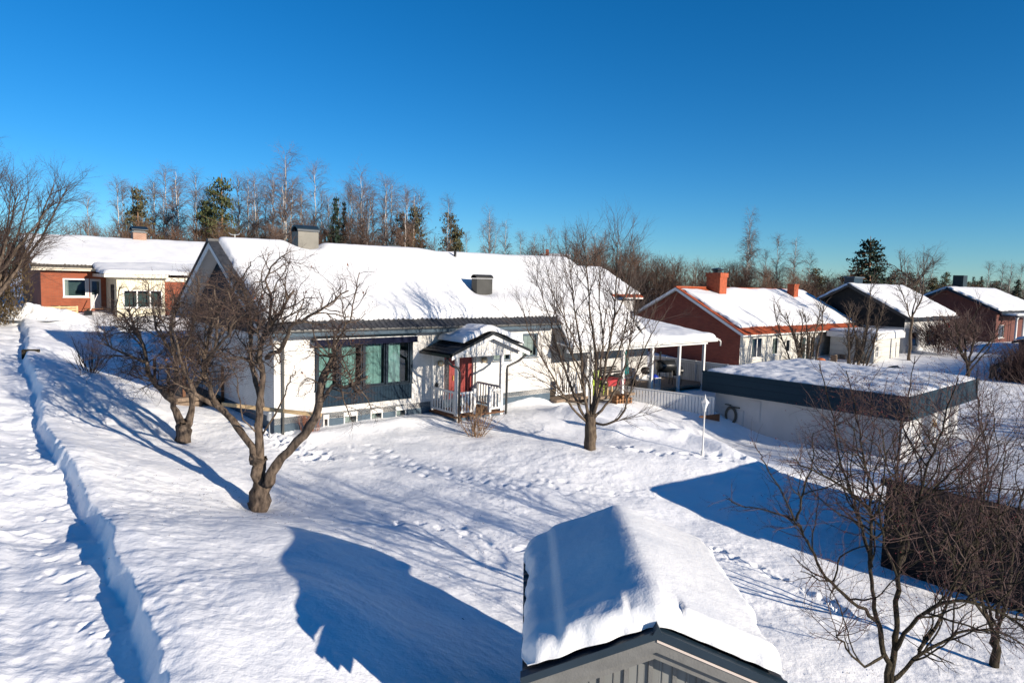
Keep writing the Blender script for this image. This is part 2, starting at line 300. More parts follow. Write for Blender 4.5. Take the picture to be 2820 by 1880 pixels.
def sdist(x, y, pl):                 # signed distance, positive on the left (path side); and arclength
    best = np.full(x.shape, 1e9); sg = np.ones(x.shape)
    for (ax, ay), (bx, by) in zip(pl[:-1], pl[1:]):
        dx, dy = bx - ax, by - ay; L2 = dx * dx + dy * dy
        t = np.clip(((x - ax) * dx + (y - ay) * dy) / L2, 0, 1); ex = x - ax - t * dx; ey = y - ay - t * dy
        d = np.sqrt(ex * ex + ey * ey); cr = dx * (y - ay) - dy * (x - ax); m = d < best; best = np.where(m, d, best); sg = np.where(m, np.sign(cr), sg)
    return best * sg
PITS = []                            # (x, y, rx, ry, depth)
def track(pts, step=.36, side=.13, r=.14, dep=.13, jit=.06, rim=.5):
    pts = [np.array(p[:2], float) for p in pts]
    k = 0
    for a, b in zip(pts[:-1], pts[1:]):
        L = np.linalg.norm(b - a); d = (b - a) / L; n = np.array([-d[1], d[0]]); s = 0
        while s < L:
            p = a + d * s + n * (side * (1 if k % 2 else -1) + R.uniform(-jit, jit)); PITS.append((p[0], p[1], r * R.uniform(.8, 1.3), dep * R.uniform(.6, 1.3), rim)); s += step * R.uniform(.8, 1.25); k += 1
def gz0(x, y):
    x = np.asarray(x, float); y = np.asarray(y, float); sh = x.shape; x = x.ravel(); y = y.ravel(); z = np.empty_like(x)
    for i in range(0, len(x), 60000):
        xs = x[i:i + 60000]; ys = y[i:i + 60000]
        k = _tps((xs[:, None] - CT[None, :, 0]) ** 2 + (ys[:, None] - CT[None, :, 1]) ** 2)
        z[i:i + 60000] = k @ _w[:_n] + _w[_n] + _w[_n + 1] * xs + _w[_n + 2] * ys
    far = 2.6 - .012 * np.clip(x, -150, 150); z = np.clip(z, -.5, 6)
    w = np.maximum(sst(55, 80, y), np.maximum(sst(45, 65, np.abs(x)), sst(4, -4, y))); z = z * (1 - w) + far * w
    d = sdist(x, y, WALL); near = 1 - sst(42, 48, y)
    wob = .10 * vn(x / 1.5, y / 1.5, 5) + .045 * vn(x / .4, y / .4, 6) + .03 * vn(x / .16, y / .16, 7)
    dd = d + wob * .8
    c = -(.40 + .05 * vn(x / .6, y / .6, 8)) * sst(-.07, .13, dd) + .05 * np.exp(-((dd + .35) / .3) ** 2) + .07 * np.exp(-((d - 1.55 + wob * .5) / .16) ** 2) + .05 * sst(1.4, 1.9, d) + .12 * sst(2.5, 6, d) - .03 * np.exp(-((d - .75) / .22) ** 2)
    z = z + c * near * (1 - sst(9, 14, np.abs(d)) * .0)
    return z.reshape(sh), d.reshape(sh)
def gz(x, y):
    z, d = gz0(np.array([x]), np.array([y])); return float(z[0])
def gh(x, y, z=1.5):                 # where the ground is seen at a photo pixel
    for _ in range(25): q = atz(x, y, z); z = z * .5 + float(gz0(np.array([q[0]]), np.array([q[1]]))[0][0]) * .5
    return atz(x, y, z)
G1, G2, G3, G4 = gh(505, 1208), gh(713, 1386), gh(1627, 1232), gh(1312, 1200)
WELLS = [(G1[0], G1[1], .8, .10), (G2[0], G2[1], .75, .14), (G3[0], G3[1], .8, .10), (5.6, 9.4, .7, .1), (G4[0], G4[1], .5, .06)]
T = [atz(*p) for p in [(985, 1235, 1.45), (1130, 1290, 1.35), (1330, 1330, 1.25), (1500, 1340, 1.2), (1700, 1370, 1.05), (1830, 1350, 1.0)]]; track(T, .27, .2, .12, .03, .18, .3)
T = [atz(*p) for p in [(990, 1262, 1.45), (1180, 1310, 1.3), (1420, 1350, 1.2), (1600, 1365, 1.1)]]; track(T, .33, .18, .11, .025, .2, .3)
T = [atz(*p) for p in [(930, 1470, 1.3), (1100, 1450, 1.25), (1250, 1465, 1.2), (1370, 1500, 1.15), (1440, 1520, 1.1)]]; track(T, .46, .12, .12, .04, .12, .3)
T = [atz(*p) for p in [(1890, 1480, 1.0), (2020, 1520, .9), (2150, 1580, .8), (2260, 1640, .7), (2370, 1700, .6)]]; track(T, .6, .1, .12, .10, .06, .3)
T = [atz(*p) for p in [(1700, 1260, 1.1), (1850, 1290, 1.0), (2000, 1290, .9), (2250, 1330, .7)]]; track(T, .34, .2, .13, .07, .15, .3)
T = [atz(*p) for p in [(60, 1870, 1.5), (110, 1500, 1.8), (60, 1300, 2.0), (20, 1150, 2.3)]]; track(T, .5, .3, .1, .03, .2, .3)
T = [atz(*p) for p in [(290, 1870, 1.5), (190, 1560, 1.8), (110, 1330, 2.0), (60, 1180, 2.3)]]; track(T, .45, .22, .1, .035, .2, .3)
T = [(-5.6, 20.6), (-7.3, 22.0), (-8.6, 24), (-9.3, 27)]; track(T, .35, .2, .16, .12)
T = [(-11, 33), (-15, 35.5), (-20, 37), (-25, 37.5)]; track(T, .5, .25, .2, .15)
T = [(-8, 31), (-13, 36.5), (-19, 38.6), (-26, 39)]; track(T, .45, .3, .2, .14)
t_in = np.linspace(-1.02, 1.02, 1080)
t_all = np.r_[-20, -8, -4, -2.5, -1.8, -1.4, -1.2, -1.08, t_in, 1.08, 1.2, 1.4, 1.8, 2.5, 4, 8, 20]
y_all = np.r_[-60, -30, -12, -4, -1, 1, 2.5, 3.6, 4.4, 5.0 * (75 / 5.0) ** (np.linspace(0, 1, 900) ** .92), 80, 88, 98, 112, 130, 160, 210, 300, 450, 700, 1100]
Yg, Tg = np.meshgrid(y_all, t_all, indexing='ij'); Xg = Tg * np.maximum(Yg + 4, 5)
Zg, Dg = gz0(Xg, Yg)
nearw = (1 - sst(50, 75, Yg)) * (np.abs(Tg) < 1.1)
yard = sst(-.6, -1.6, Dg)            # 1 on the bank and yard, 0 on the path
Zg += nearw * (.055 * fbm(Xg, Yg, 3.2, 3, 11) + .02 * fbm(Xg, Yg, .9, 3, 21) + (.0035 + .009 * np.clip(.35 * np.exp(-(Dg / 3.5) ** 2) + .9 * vn(Xg / 2.6, Yg / 2.6, 99), 0, 1)) * (fbm(Xg, Yg, .26, 3, 31, .6) - np.abs(vn(Xg / .17, Yg / .17, 35))))
rough = np.exp(-((Dg + 1.0) / .8) ** 2) + .35 * np.exp(-((Dg - .9) / 1.2) ** 2)
Zg += nearw * rough * (.5 + .6 * vn(Xg / 2.2, Yg / 2.2, 98)) * (.045 * (1 - np.abs(fbm(Xg, Yg, .85, 3, 41))) + .026 * fbm(Xg * .8 + Yg * .6, (Yg * .8 - Xg * .6) * .45, .22, 3, 51))
rip = fbm(Xg * .5 + Yg * .86, (Xg * -.86 + Yg * .5) * .35, .28, 2, 61); Zg += nearw * .008 * rip
for x, y, r, dep in WELLS: Zg -= dep * np.exp(-((Xg - x) ** 2 + (Yg - y) ** 2) / r ** 2)
for x, y, r, dep, rim in PITS:
    i0, i1 = np.searchsorted(y_all, [y - .7, y + .7]); 
    if i1 <= i0: continue
    j0, j1 = np.searchsorted(t_all, [(x - .7) / (y + 4.7) if x > 0 else (x - .7) / (y + 3.3), (x + .7) / (y + 3.3) if x > 0 else (x + .7) / (y + 4.7)])
    sl_ = (slice(i0, i1), slice(max(0, j0 - 2), j1 + 2)); xs, ys = Xg[sl_], Yg[sl_]; an = (x * 7.3 + y * 3.1) % 3.14; ex = (xs - x) * cos(an) + (ys - y) * sin(an); ey = (ys - y) * cos(an) - (xs - x) * sin(an); q = (ex * ex + 2.2 * ey * ey) / (r * r) * (1 + .9 * vn(xs * 9, ys * 9, 91))
    q = np.maximum(q, 0); Zg[sl_] += -dep * 1.3 * np.exp(-q) + dep * rim * .5 * np.exp(-(np.sqrt(q) - 1.6) ** 2 / .2) * (1 + vn(xs * 12, ys * 12, 92))
# shovelled strip by the porch and the snow ridges in front of the house
def ridge(pl, h, w):
    global Zg
    d = np.abs(sdist(Xg, Yg, pl)); Zg += h * np.exp(-(d / w) ** 2) * (1 + .35 * vn(Xg / .8, Yg / .8, 77)) * nearw
ridge([tuple(l2w(.9, -.9)[:2]), tuple(l2w(3.2, -.9)[:2]), tuple(l2w(5.4, -1.1)[:2])], .16, .5)
ridge([tuple(atz(1560, 1165, 1.4)[:2]), tuple(atz(1700, 1210, 1.3)[:2]), tuple(atz(1900, 1235, 1.05)[:2]), tuple(atz(2060, 1290, .9)[:2])], .28, .55)
ridge([tuple(atz(1400, 1120, 1.6)[:2]), tuple(atz(1500, 1100, 1.6)[:2]), tuple(atz(1600, 1120, 1.4)[:2])], .22, .7)
ridge([(-31, 37.6), (-27.5, 38.8), (-25.5, 39.6)], .5, .8)
g = gridmesh('snow_ground', Xg, Yg, Zg, 'snow'); g['kind'] = 'structure'
print('ground', Xg.shape)

# ------------------------------------------------------------------ snow lying on roofs
def cap(name, parent, zf, u0, u1, v0, v1, th, er=.3, step=.12, jag=.05, mod=None, seed=1, nz=.03, fine=.03, mt='rsnow'):
    def axis(a, b):
        e = min(er, (b - a) / 3); k = max(4, int(e / fine)); n = max(2, int((b - a - 2 * e) / step))
        return np.r_[a, a, a + e * (np.linspace(0, 1, k) ** 1.6), np.linspace(a + e, b - e, n + 1)[1:-1], (b - e * (np.linspace(0, 1, k) ** 1.6))[::-1], b, b]
    au = axis(u0, u1); av = axis(v0, v1); Uc, Vc = np.meshgrid(au, av)
    du = np.minimum(Uc - u0, u1 - Uc); dv = np.minimum(Vc - v0, v1 - Vc)
    qu = np.clip(1 - du / er, 0, 1); qv = np.clip(1 - dv / er, 0, 1); q = np.clip(qu ** 2.2 + qv ** 2.2, 0, 1) ** (1 / 2.2)
    prof = np.sqrt(np.clip(1 - q ** 2, 0, 1)) * .8 + .2 * (q < 1)
    tt = th * np.where(q < 1, prof, .12)
    if mod is not None: tt = tt * mod(Uc, Vc)
    top = zf(Uc, Vc) + tt + nz * fbm(Uc, Vc, 1.6, 3, seed) * (1 - q) + nz * .25 * fbm(Uc, Vc, .3, 2, seed + 9) * (1 - q)
    jw = np.clip(1 - np.minimum(du, dv) / .35, 0, 1); U2 = Uc + jag * jw * fbm(Uc, Vc, .35, 3, seed + 3); V2 = Vc + jag * jw * fbm(Uc, Vc, .35, 3, seed + 4)
    top[0, :] = top[-1, :] = 0; top[:, 0] = top[:, -1] = 0
    base = zf(Uc, Vc) + .012
    for s in ((0, slice(None)), (-1, slice(None)), (slice(None), 0), (slice(None), -1)): top[s] = base[s]
    return gridmesh(name, U2, V2, top, mt, parent)
def gable_z(vr, zr, sl, soft=.25): return lambda u, v: zr - sl * (np.sqrt((v - vr) ** 2 + soft ** 2) - soft)

def wallv(mb, v, u0, u1, z0, z1, holes=(), th=.25, back=1):     # wall in a plane of constant v, facing -v; holes (u0,u1,z0,z1)
    us = sorted({u0, u1, *[h[0] for h in holes], *[h[1] for h in holes]}); zs = sorted({z0, z1, *[h[2] for h in holes], *[h[3] for h in holes]})
    for a, b in zip(us[:-1], us[1:]):
        for c, d in zip(zs[:-1], zs[1:]):
            if any(h[0] - 1e-6 <= a and b <= h[1] + 1e-6 and h[2] - 1e-6 <= c and d <= h[3] + 1e-6 for h in holes): continue
            mb.quad((a, v, c), (b, v, c), (b, v, d), (a, v, d))
    for h in holes:
        a, b, c, d = h; w = v + th
        mb.quad((a, v, c), (a, v, d), (a, w, d), (a, w, c)); mb.quad((b, v, c), (b, w, c), (b, w, d), (b, v, d))
        mb.quad((a, v, c), (a, w, c), (b, w, c), (b, v, c)); mb.quad((a, v, d), (b, v, d), (b, w, d), (a, w, d))
def window(parent, u0, u1, z0, z1, v, frame='white', gl='glassd', fw=.06, mull=(), inset=.06, curtain=None, label=None, depth=.5, sill=True, trans=()):
    """a window in a wall facing -v: a frame, its panes, a dim room behind"""
    m = MB(); w = v + inset; t = .06
    m.box(u0 - .01, u0 + fw, w, w + t, z0 - .01, z1 + .01); m.box(u1 - fw, u1 + .01, w, w + t, z0 - .01, z1 + .01)
    m.box(u0 + fw, u1 - fw, w, w + t, z0 - .01, z0 + fw); m.box(u0 + fw, u1 - fw, w, w + t, z1 - fw, z1 + .01)
    for c in mull: m.box(c - fw * .6, c + fw * .6, w + .003, w + t - .003, z0 + fw, z1 - fw)
    for c in trans: m.box(u0 + fw, u1 - fw, w + .005, w + t - .005, c - .025, c + .025)
    f = m.build('window', frame, parent, label=label)
    e = sorted([u0 + fw, u1 - fw] + list(mull))
    g = MB(); g.quad((u0 + fw, w + .03, z0 + fw), (u1 - fw, w + .03, z0 + fw), (u1 - fw, w + .03, z1 - fw), (u0 + fw, w + .03, z1 - fw)); g.build('pane', gl, f)
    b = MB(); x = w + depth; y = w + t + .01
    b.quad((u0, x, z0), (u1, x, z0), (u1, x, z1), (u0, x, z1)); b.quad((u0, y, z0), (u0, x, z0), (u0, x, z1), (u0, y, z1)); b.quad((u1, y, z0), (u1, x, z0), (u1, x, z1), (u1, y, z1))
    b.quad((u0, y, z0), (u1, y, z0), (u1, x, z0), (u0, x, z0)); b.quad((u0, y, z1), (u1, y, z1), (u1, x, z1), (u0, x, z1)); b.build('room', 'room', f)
    if curtain:
        for (a, bb, mt) in curtain:
            c = MB(); n = max(8, int((bb - a) / .025)); P = [(a + (bb - a) * i / n, w + .17 + .028 * sin(i * .62 + a * 9 + .8 * sin(i * .17)) + .006 * sin(i * 1.7)) for i in range(n + 1)]
            for p, q in zip(P[:-1], P[1:]): c.quad((p[0], p[1], z0 + .02), (q[0], q[1], z0 + .02), (q[0], q[1], z1 - .02), (p[0], p[1], z1 - .02))
            c.build('curtain', mt, f, True)
    if sill: box('sill', frame if frame != 'navyp' else 'slate', f, u0 - .05, u1 + .05, v - .06, v + .02, z0 - .05, z0 - .012)
    return f
def tiles(mb, u0, u1, v0, v1, zf, period=.2, amp=.028, lift=.0, nu=8):
    n = int((u1 - u0) / period * nu); P = []
    for i in range(n + 1):
        u = u0 + (u1 - u0) * i / n; ph = (u - u0) / period * 2 * pi; P.append((u, amp * max(-.2, sin(ph)) + lift))
    k = max(1, int((v1 - v0) / .34)); V = [v0 + (v1 - v0) * j / k for j in range(k + 1)]
    for j in range(k):
        a, b = V[j], V[j + 1]
        for p, q in zip(P[:-1], P[1:]):
            mb.quad((p[0], a, zf(a) + p[1] + .02), (q[0], a, zf(a) + q[1] + .02), (q[0], b, zf(b) + q[1]), (p[0], b, zf(b) + p[1]))
            mb.quad((p[0], a, zf(a) + p[1] - .03), (q[0], a, zf(a) + q[1] - .03), (q[0], a, zf(a) + q[1] + .02), (p[0], a, zf(a) + p[1] + .02))
def pipe(name, parent, pts, r=.04, m='black', k=8):
    return MB().tube(pts, [r] * len(pts), k, True).build(name, m, parent, True)
def gutter(parent, u0, u1, v, z, m='gutter', r=.07, hooks=True):
    g = MB()
    for i in range(6):
        a = pi + pi * i / 6; b = pi + pi * (i + 1) / 6
        g.quad((u0, v + cos(a) * r, z + sin(a) * r), (u1, v + cos(a) * r, z + sin(a) * r), (u1, v + cos(b) * r, z + sin(b) * r), (u0, v + cos(b) * r, z + sin(b) * r))
    for u in (u0, u1): g.poly([(u, v + cos(pi + pi * i / 6) * r, z + sin(pi + pi * i / 6) * r) for i in range(7)])
    o = g.build('gutter', m, parent, True)
    if hooks:
        n = int((u1 - u0) / .62)
        for i in range(n + 1): u = u0 + .05 + (u1 - u0 - .1) * i / n; h = MB(); h.box(u - .012, u + .012, v - r - .008, v + r, z - .004, z + .014); h.box(u - .012, u + .012, v - r - .01, v - r - .001, z - .06, z + .01); h.build('gutter_hook', 'black', o)
    return o

# ------------------------------------------------------------------ the white house
H = thing('white_house', 'long white brick house with a snow covered gable roof, red door and porch', 'house', OO, FR)
VR, ZR, SL = 4.6, 5.93, .583
zroof = gable_z(VR, ZR, SL, .06); zl = lambda v: ZR - SL * abs(v - VR)
BT, BB = .26, 2.44                    # bay window panel and glass
m = MB()
holes = [(1.5, 5.27, BT - .04, 2.50), (6.85, 8.3, -.22, 1.78), (9.35, 10.3, 1.41, 2.5), (10.96, 11.86, 1.47, 2.5)]
wallv(m, 0, 0, 12.7, 0, 2.72, holes, .16)
m.quad((0, 0, 0), (0, 9.2, 0), (0, 9.2, 2.72), (0, 0, 2.72)); m.quad((18, 2.0, -.6), (18, 9.2, -.6), (18, 9.2, 2.72), (18, 2.0, 2.72)); m.quad((0, 9.2, 0), (18, 9.2, 0), (18, 9.2, 2.72), (0, 9.2, 2.72))
m.quad((12.7, 0, -.4), (12.7, 2.0, -.4), (12.7, 2.0, 2.9), (12.7, 0, 2.9))
wallv(m, 2.0, 12.7, 18, -.5, 2.72, [(13.0, 14.1, -.35, 2.2)], .1)
m.build('wall', 'wbrick', H)
p = MB()
bw = [(1.75, 1.97), (2.53, 3.08), (3.6, 4.12), (4.66, 5.14)]
wallv(p, -.0, 0, 12.7, -2.2, 0, [(b[0], b[1], -.62, -.06) for b in bw], .12)
p.quad((0, 0, -2), (0, 9.2, -2), (0, 9.2, 0), (0, 0, 0)); p.quad((12.7, 0, -2), (12.7, 2, -2), (12.7, 2, 0), (12.7, 0, 0)); p.quad((12.7, 2, -2), (18, 2, -2), (18, 2, -.5), (12.7, 2, -.5))
p.build('plinth', 'slate', H)
for i, b in enumerate(bw): window(H, b[0], b[1], -.62, -.06, 0, 'white', 'glassd', .05, inset=.02, sill=False, depth=.3, curtain=[(b[0] + .08, b[0] + .3, 'wcurtain')] if i else None, label='small white framed basement window half sunk in snow')
# left gable: navy boards above the white wall, soffit and barge boards
g = MB(); g.poly([(-.02, -.05, 2.72), (-.02, 9.25, 2.72), (-.02, VR, zl(VR) - .16)]); g.build('gable_cladding', 'navy', H)
s = MB()
for sgn, ve in ((-1, -.55), (1, 9.75)):
    s.quad((-.58, ve, zl(ve) - .12), (18.1, ve, zl(ve) - .12), (18.1, VR, ZR - .12), (-.58, VR, ZR - .12))
s.build('soffit', 'white', H)
for u in (-.60, 18.08):
    b = MB()
    for ve in (-.58, 9.78): b.prism([(u, ve, zl(ve) - .24), (u, VR, ZR - .25), (u, VR, ZR - .0), (u, ve, zl(ve) + .0)], (.03, 0, 0))
    b.build('barge_board', 'white', H)
r = MB()
r.quad((-.6, .3, zl(.3)), (18.12, .3, zl(.3)), (18.12, VR, ZR), (-.6, VR, ZR)); r.quad((-.6, 9.8, zl(9.8)), (18.12, 9.8, zl(9.8)), (18.12, VR, ZR), (-.6, VR, ZR))
tiles(r, -.62, 12.75, -.62, .34, zl, .21, .03, .03)
r.beam((-.66, VR, ZR + .05), (1.2, VR, ZR + .05), .22, .1)
r.prism([(-.66, -.62, zl(-.62) + .02), (-.66, VR, ZR + .03), (-.66, VR, ZR + .08), (-.66, -.62, zl(-.62) + .07)], (.36, 0, 0))
r.prism([(-.66, 9.82, zl(9.82) + .02), (-.66, VR, ZR + .03), (-.66, VR, ZR + .08), (-.66, 9.82, zl(9.82) + .07)], (.36, 0, 0))
roof = r.build('roof', 'tile', H)
for u in np.arange(1.2, 12.6, 1.25):
    MB().box(u, u + .34, -.02, .0, zl(-.05) + .05, zl(-.05) + .13).box(u - .02, u + .36, -.06, .04, zl(-.05) + .125, zl(-.05) + .14).build('snow_guard', 'black', roof)
vent_c = (9.87, 1.75)
def hmod(u, v):
    mm = 1 - .95 * np.exp(-(((u - 9.87) / .75) ** 2 + ((v - 1.75) / .6) ** 2) ** 2)
    mm *= 1 - .45 * np.exp(-(((u - 10.2) / 1.7) ** 2 + ((v - 1.9) / 1.2) ** 2))
    mm += .35 * np.exp(-(((u - 10) / 3) ** 2 + ((v - .6) / .5) ** 2)) * (u < 13.5)
    mm *= 1 - .8 * np.exp(-(((u - 3.1) / .7) ** 2 + ((v - 4.6) / .6) ** 2) ** 2)
    return np.clip(mm * (1 + .15 * fbm(u, v, 2.5, 2, 5)), .02, 2)
zr_ = lambda u, v: ZR - .02 - SL * np.sqrt((v - VR) ** 2 + .06)
cap('roof_snow', H, lambda u, v: zr_(u, v) + .05, -.28, 18.05, -.10, 9.7, .30, .22, .14, .045, hmod, 3, .02, .05)
gutter(H, -.6, 12.7, -.66, 2.97)
MB().box(-.58, 12.7, -.56, -.535, 2.76, 2.93).box(-.56, 12.7, -.53, -.002, 2.74, 2.765).build('fascia', 'slate', H)
def barrel(name, parent, u, v, w, d, z0, z1, mt, capm, seed=0):
    m = MB().box(u - w / 2, u + w / 2, v - d / 2, v + d / 2, z0, z1); o = m.build(name, mt, parent)
    c = MB(); k = 10; rr = d / 2 + .03; a0 = [(u - w / 2 - .03, v + cos(pi * i / k) * rr, z1 + .02 + sin(pi * i / k) * rr * .75) for i in range(k + 1)]
    a1 = [(u + w / 2 + .03, y, z) for _, y, z in a0]
    for i in range(k): c.quad(a0[i], a1[i], a1[i + 1], a0[i + 1])
    lo = [(x, v + (y - v) * .8, z1 + .02 + (z - z1 - .02) * .75) for x, y, z in a0]; li = [(x, v + (y - v) * .8, z1 + .02 + (z - z1 - .02) * .75) for x, y, z in a1]
    for i in range(k): c.quad(lo[i], lo[i + 1], li[i + 1], li[i]); c.quad(a0[i], a0[i + 1], lo[i + 1], lo[i]); c.quad(a1[i], li[i], li[i + 1], a1[i + 1])
    c.build('cowl', capm, o, True); return o
barrel('chimney', H, 3.12, 4.55, .86, .6, 5.5, 6.5, 'metal', 'bmetal')
barrel('roof_vent', H, 9.9, 1.58, .86, .38, 3.9, 4.82, 'dmetal', 'dmetal')
MB().box(7.9, 8.6, 6.2, 6.8, 5.0, 6.28).build('rear_vent', 'bmetal', H)
pipe('roof_pipe', H, [(10.14, 3.95, 5.4), (10.14, 3.95, 6.08)], .06, 'dmetal')
v_ = MB().tube([(.35, VR, ZR + .1), (.35, VR, ZR + .32)], [.012] * 2, 5, True).tube([(.12, VR, ZR + .36), (.2, VR, ZR + .30), (.35, VR, ZR + .28), (.5, VR, ZR + .32), (.55, VR, ZR + .38)], [.008, .018, .014, .018, .006], 6, True); v_.build('weather_vane', 'galv', H)
# bay window
for a, b2, n in ((1.52, 2.27, 0), (2.36, 3.22, 1), (3.31, 4.16, 2), (4.25, 5.2, 3)):
    cs = [[(a + .03, b2 - .12, 'curtain')], [(a + .05, b2 - .2, 'curtain')], [(a + .03, b2 - .04, 'curtain')], [(a + .04, b2 - .3, 'curtain')]][n]
    window(H, a, b2, .84, BB, -.06, 'navyp', 'glasst', .05, inset=.02, curtain=cs, sill=False, depth=1.6,
           label=['teal curtained pane nearest the house corner', 'second teal pane of the bay window', 'third pane, fully curtained, of the bay window', 'pane of the bay window nearest the porch'][n])
m = MB(); zb = .84
for a, b2 in ((1.44, 1.52), (2.27, 2.36), (3.22, 3.31), (4.16, 4.25), (5.2, 5.32)): m.box(a, b2, -.1, .06, zb, 2.5)
m.box(1.44, 5.32, -.1, .04, 2.44, 2.52).box(1.42, 5.34, -.14, .02, zb - .05, zb); m.build('window_frame', 'navyp', H)
box('bay_panel', 'navy', H, 1.46, 5.30, -.09, .02, BT - .04, zb - .05, label='dark blue board panel under the big window')
m = MB(); m.box(1.3, 5.4, -.26, -.12, 2.56, 2.66).box(1.3, 5.4, -.24, -.005, 2.5, 2.56); a = m.build('awning', 'navyp', H); MB().box(1.3, 5.4, -.30, -.27, 2.38, 2.6).build('valance', 'navycloth', a); MB().box(1.3, 5.4, -.305, -.255, 2.602, 2.625).build('front_rail', 'white', a)
window(H, 9.35, 10.3, 1.41, 2.5, 0, 'slate', 'glassd', .05, inset=.04, curtain=[(9.45, 10.2, 'wcurtain')])
window(H, 10.96, 11.86, 1.47, 2.5, 0, 'slate', 'glassd', .07, inset=.04, curtain=[(11.02, 11.8, 'wcurtain')])
pipe('downpipe', H, [(.28, -.66, 2.9), (.28, -.5, 2.75), (.28, -.08, 2.55), (.28, -.06, -.9)], .045, 'gutter')
# door in its recess
d = MB().box(6.85, 8.3, .16, .2, -.25, 1.80).build('entrance', 'red', H); D0 = .14
MB().box(6.87, 6.93, .10, .16, -.22, 1.76).box(8.22, 8.28, .10, .16, -.22, 1.76).box(6.93, 8.22, .10, .16, 1.6, 1.76).box(7.16, 7.24, .10, .16, -.22, 1.6).build('door_frame', 'red', d)
MB().box(6.93, 7.16, .12, .155, -.1, 1.6).build('side_light', 'sideglass', d)
dl = MB().box(7.24, 8.22, .115, .155, -.22, 1.6)
for k in range(6): dl.box(7.3 + k * .15, 7.3 + k * .15 + .14, .105, .117, -.16, 1.52)
dl = dl.build('door', 'red', H); MB().tube([(7.36, .06, .83), (7.5, .06, .83)], [.014] * 2, 6, True).box(7.33, 7.38, .06, .11, .72, .92).build('handle', 'brass', dl)
for u, z in ((6.6, 1.48), (8.78, 1.5)):
    l = MB().box(u - .05, u + .05, -.04, 0, z - .06, z + .06).tube([(u, -.02, z), (u, -.12, z - .02)], [.02, .015], 6).build('wall_lamp', 'brass', H)
    MB().lathe((u, -.14, z), [(.001, -.1), (.06, -.085), (.09, -.04), (.1, 0), (.09, .04), (.06, .085), (.001, .1)], 10).build('globe', 'globe', l, True)
    gd = MB()
    for k in range(8): a = 2 * pi * k / 8; gd.tube([(u + cos(a) * .11 * sin(t), -.14 + sin(a) * .11 * sin(t), z + .12 * cos(t)) for t in (.2, .8, 1.57, 2.3, 2.9)], [.006] * 5, 4)
    gd.build('guard', 'brass', l)
w = MB(); w.tube([(6.48, -.02, .72), (6.48, -.03, .45)], [.02, .02], 6, True)
w.lathe((6.48, -.04, .62), [(.001, -.08), (.06, -.06), (.07, 0), (.06, .07), (.001, .1)], 8); w.build('door_bell', 'black', H)
# porch
PV = -1.7; DZ = -.33
m = MB(); m.box(6.15, 8.55, PV - .05, -.01, DZ - .06, DZ); m.build('porch_deck', 'bwood', H); box('porch_skirt', 'slate', H, 6.2, 8.5, PV, -.02, -1.1, DZ - .065)
posts = [(6.26, PV + .05, .12), (8.42, PV + .05, .12)]
for u, v, w in posts: box('porch_post', 'white', H, u - w / 2, u + w / 2, v - w / 2, v + w / 2, DZ - .5, 1.97)
for u in (6.26, 8.42): box('porch_post', 'white', H, u - .04, u + .04, -.085, -.003, DZ - .02, 2.1)
EZ, PX, PR = 2.02, 7.68, 2.74; psl = (PR - EZ) / (PX - 5.78)
m = MB()
for sgn in (-1, 1):
    ue = PX + sgn * (PX - 5.78)
    m.prism([(PX, -1.95, PR), (ue, -1.95, EZ), (ue, -1.95, EZ - .05), (PX, -1.95, PR - .06)], (0, 1.94, 0))
    n = 24
    for k in range(9):
        t0 = k / 9; t1 = (k + 1) / 9; a = PX + (ue - PX) * t0; b2 = PX + (ue - PX) * t1; za = PR + (EZ - PR) * t0; zb2 = PR + (EZ - PR) * t1
        for j in range(n):
            y0 = -1.95 + 1.94 * j / n; y1 = -1.95 + 1.94 * (j + 1) / n; c0 = .02 * max(-.2, sin(j * 2 * pi / 3)); c1 = .02 * max(-.2, sin((j + 1) * 2 * pi / 3))
            m.quad((a, y0, za + .03 + c0), (a, y1, za + .03 + c1), (b2, y1, zb2 + .05 + c1), (b2, y0, zb2 + .05 + c0))
m.beam((PX, -1.97, PR + .06), (PX, -.02, PR + .06), .2, .08)
pro = m.build('porch_roof', 'tile', H)
m = MB()
for sgn in (-1, 1):
    ue = PX + sgn * (PX - 5.78)
    m.prism([(PX, -2.0, PR - .18), (ue, -2.0, EZ - .19), (ue, -2.0, EZ - .02), (PX, -2.0, PR - .0)], (0, .04, 0))
m.build('porch_barge_board', 'white', H)
m = MB()
for sgn in (-1, 1):
    ue = PX + sgn * (PX - 5.78); m.prism([(PX, -2.03, PR - .03), (ue, -2.03, EZ - .04), (ue, -2.03, EZ + .06), (PX, -2.03, PR + .07)], (0, .1, 0))
m.build('porch_trim', 'black', H)
MB().poly([(5.98, PV, EZ - .06), (9.4, PV, EZ - .06), (PX, PV, PR - .08)]).box(6.0, 9.2, PV - .02, PV + .06, 1.88, 1.97).build('porch_gable', 'whiteb', H)
pz = lambda u, v: PR + .1 - psl * (np.sqrt((u - PX) ** 2 + .04) - .2)
cap('porch_snow', H, pz, 6.4, 9.4, -1.88, -.1, .2, .12, .07, .04, lambda u, v: 1 + .25 * fbm(u, v, .6, 2, 8), 12, .02, .03)
for ue, s in ((5.72, 1), (9.64, -1)):
    g = MB(); g.box(ue - .06, ue + .06, -2.0, -.02, EZ - .10, EZ - .09).box(ue - .065, ue - .055, -2.0, -.02, EZ - .10, EZ + .0).box(ue + .055, ue + .065, -2.0, -.02, EZ - .10, EZ + .0); g.build('porch_gutter', 'black', H)
pipe('porch_downpipe', H, [(5.74, -1.75, 1.95), (5.76, -1.75, 1.78), (5.95, -1.77, 1.6), (6.2, -1.82, 1.5), (6.24, -1.85, 1.35), (6.24, -1.85, -1.0)], .048)
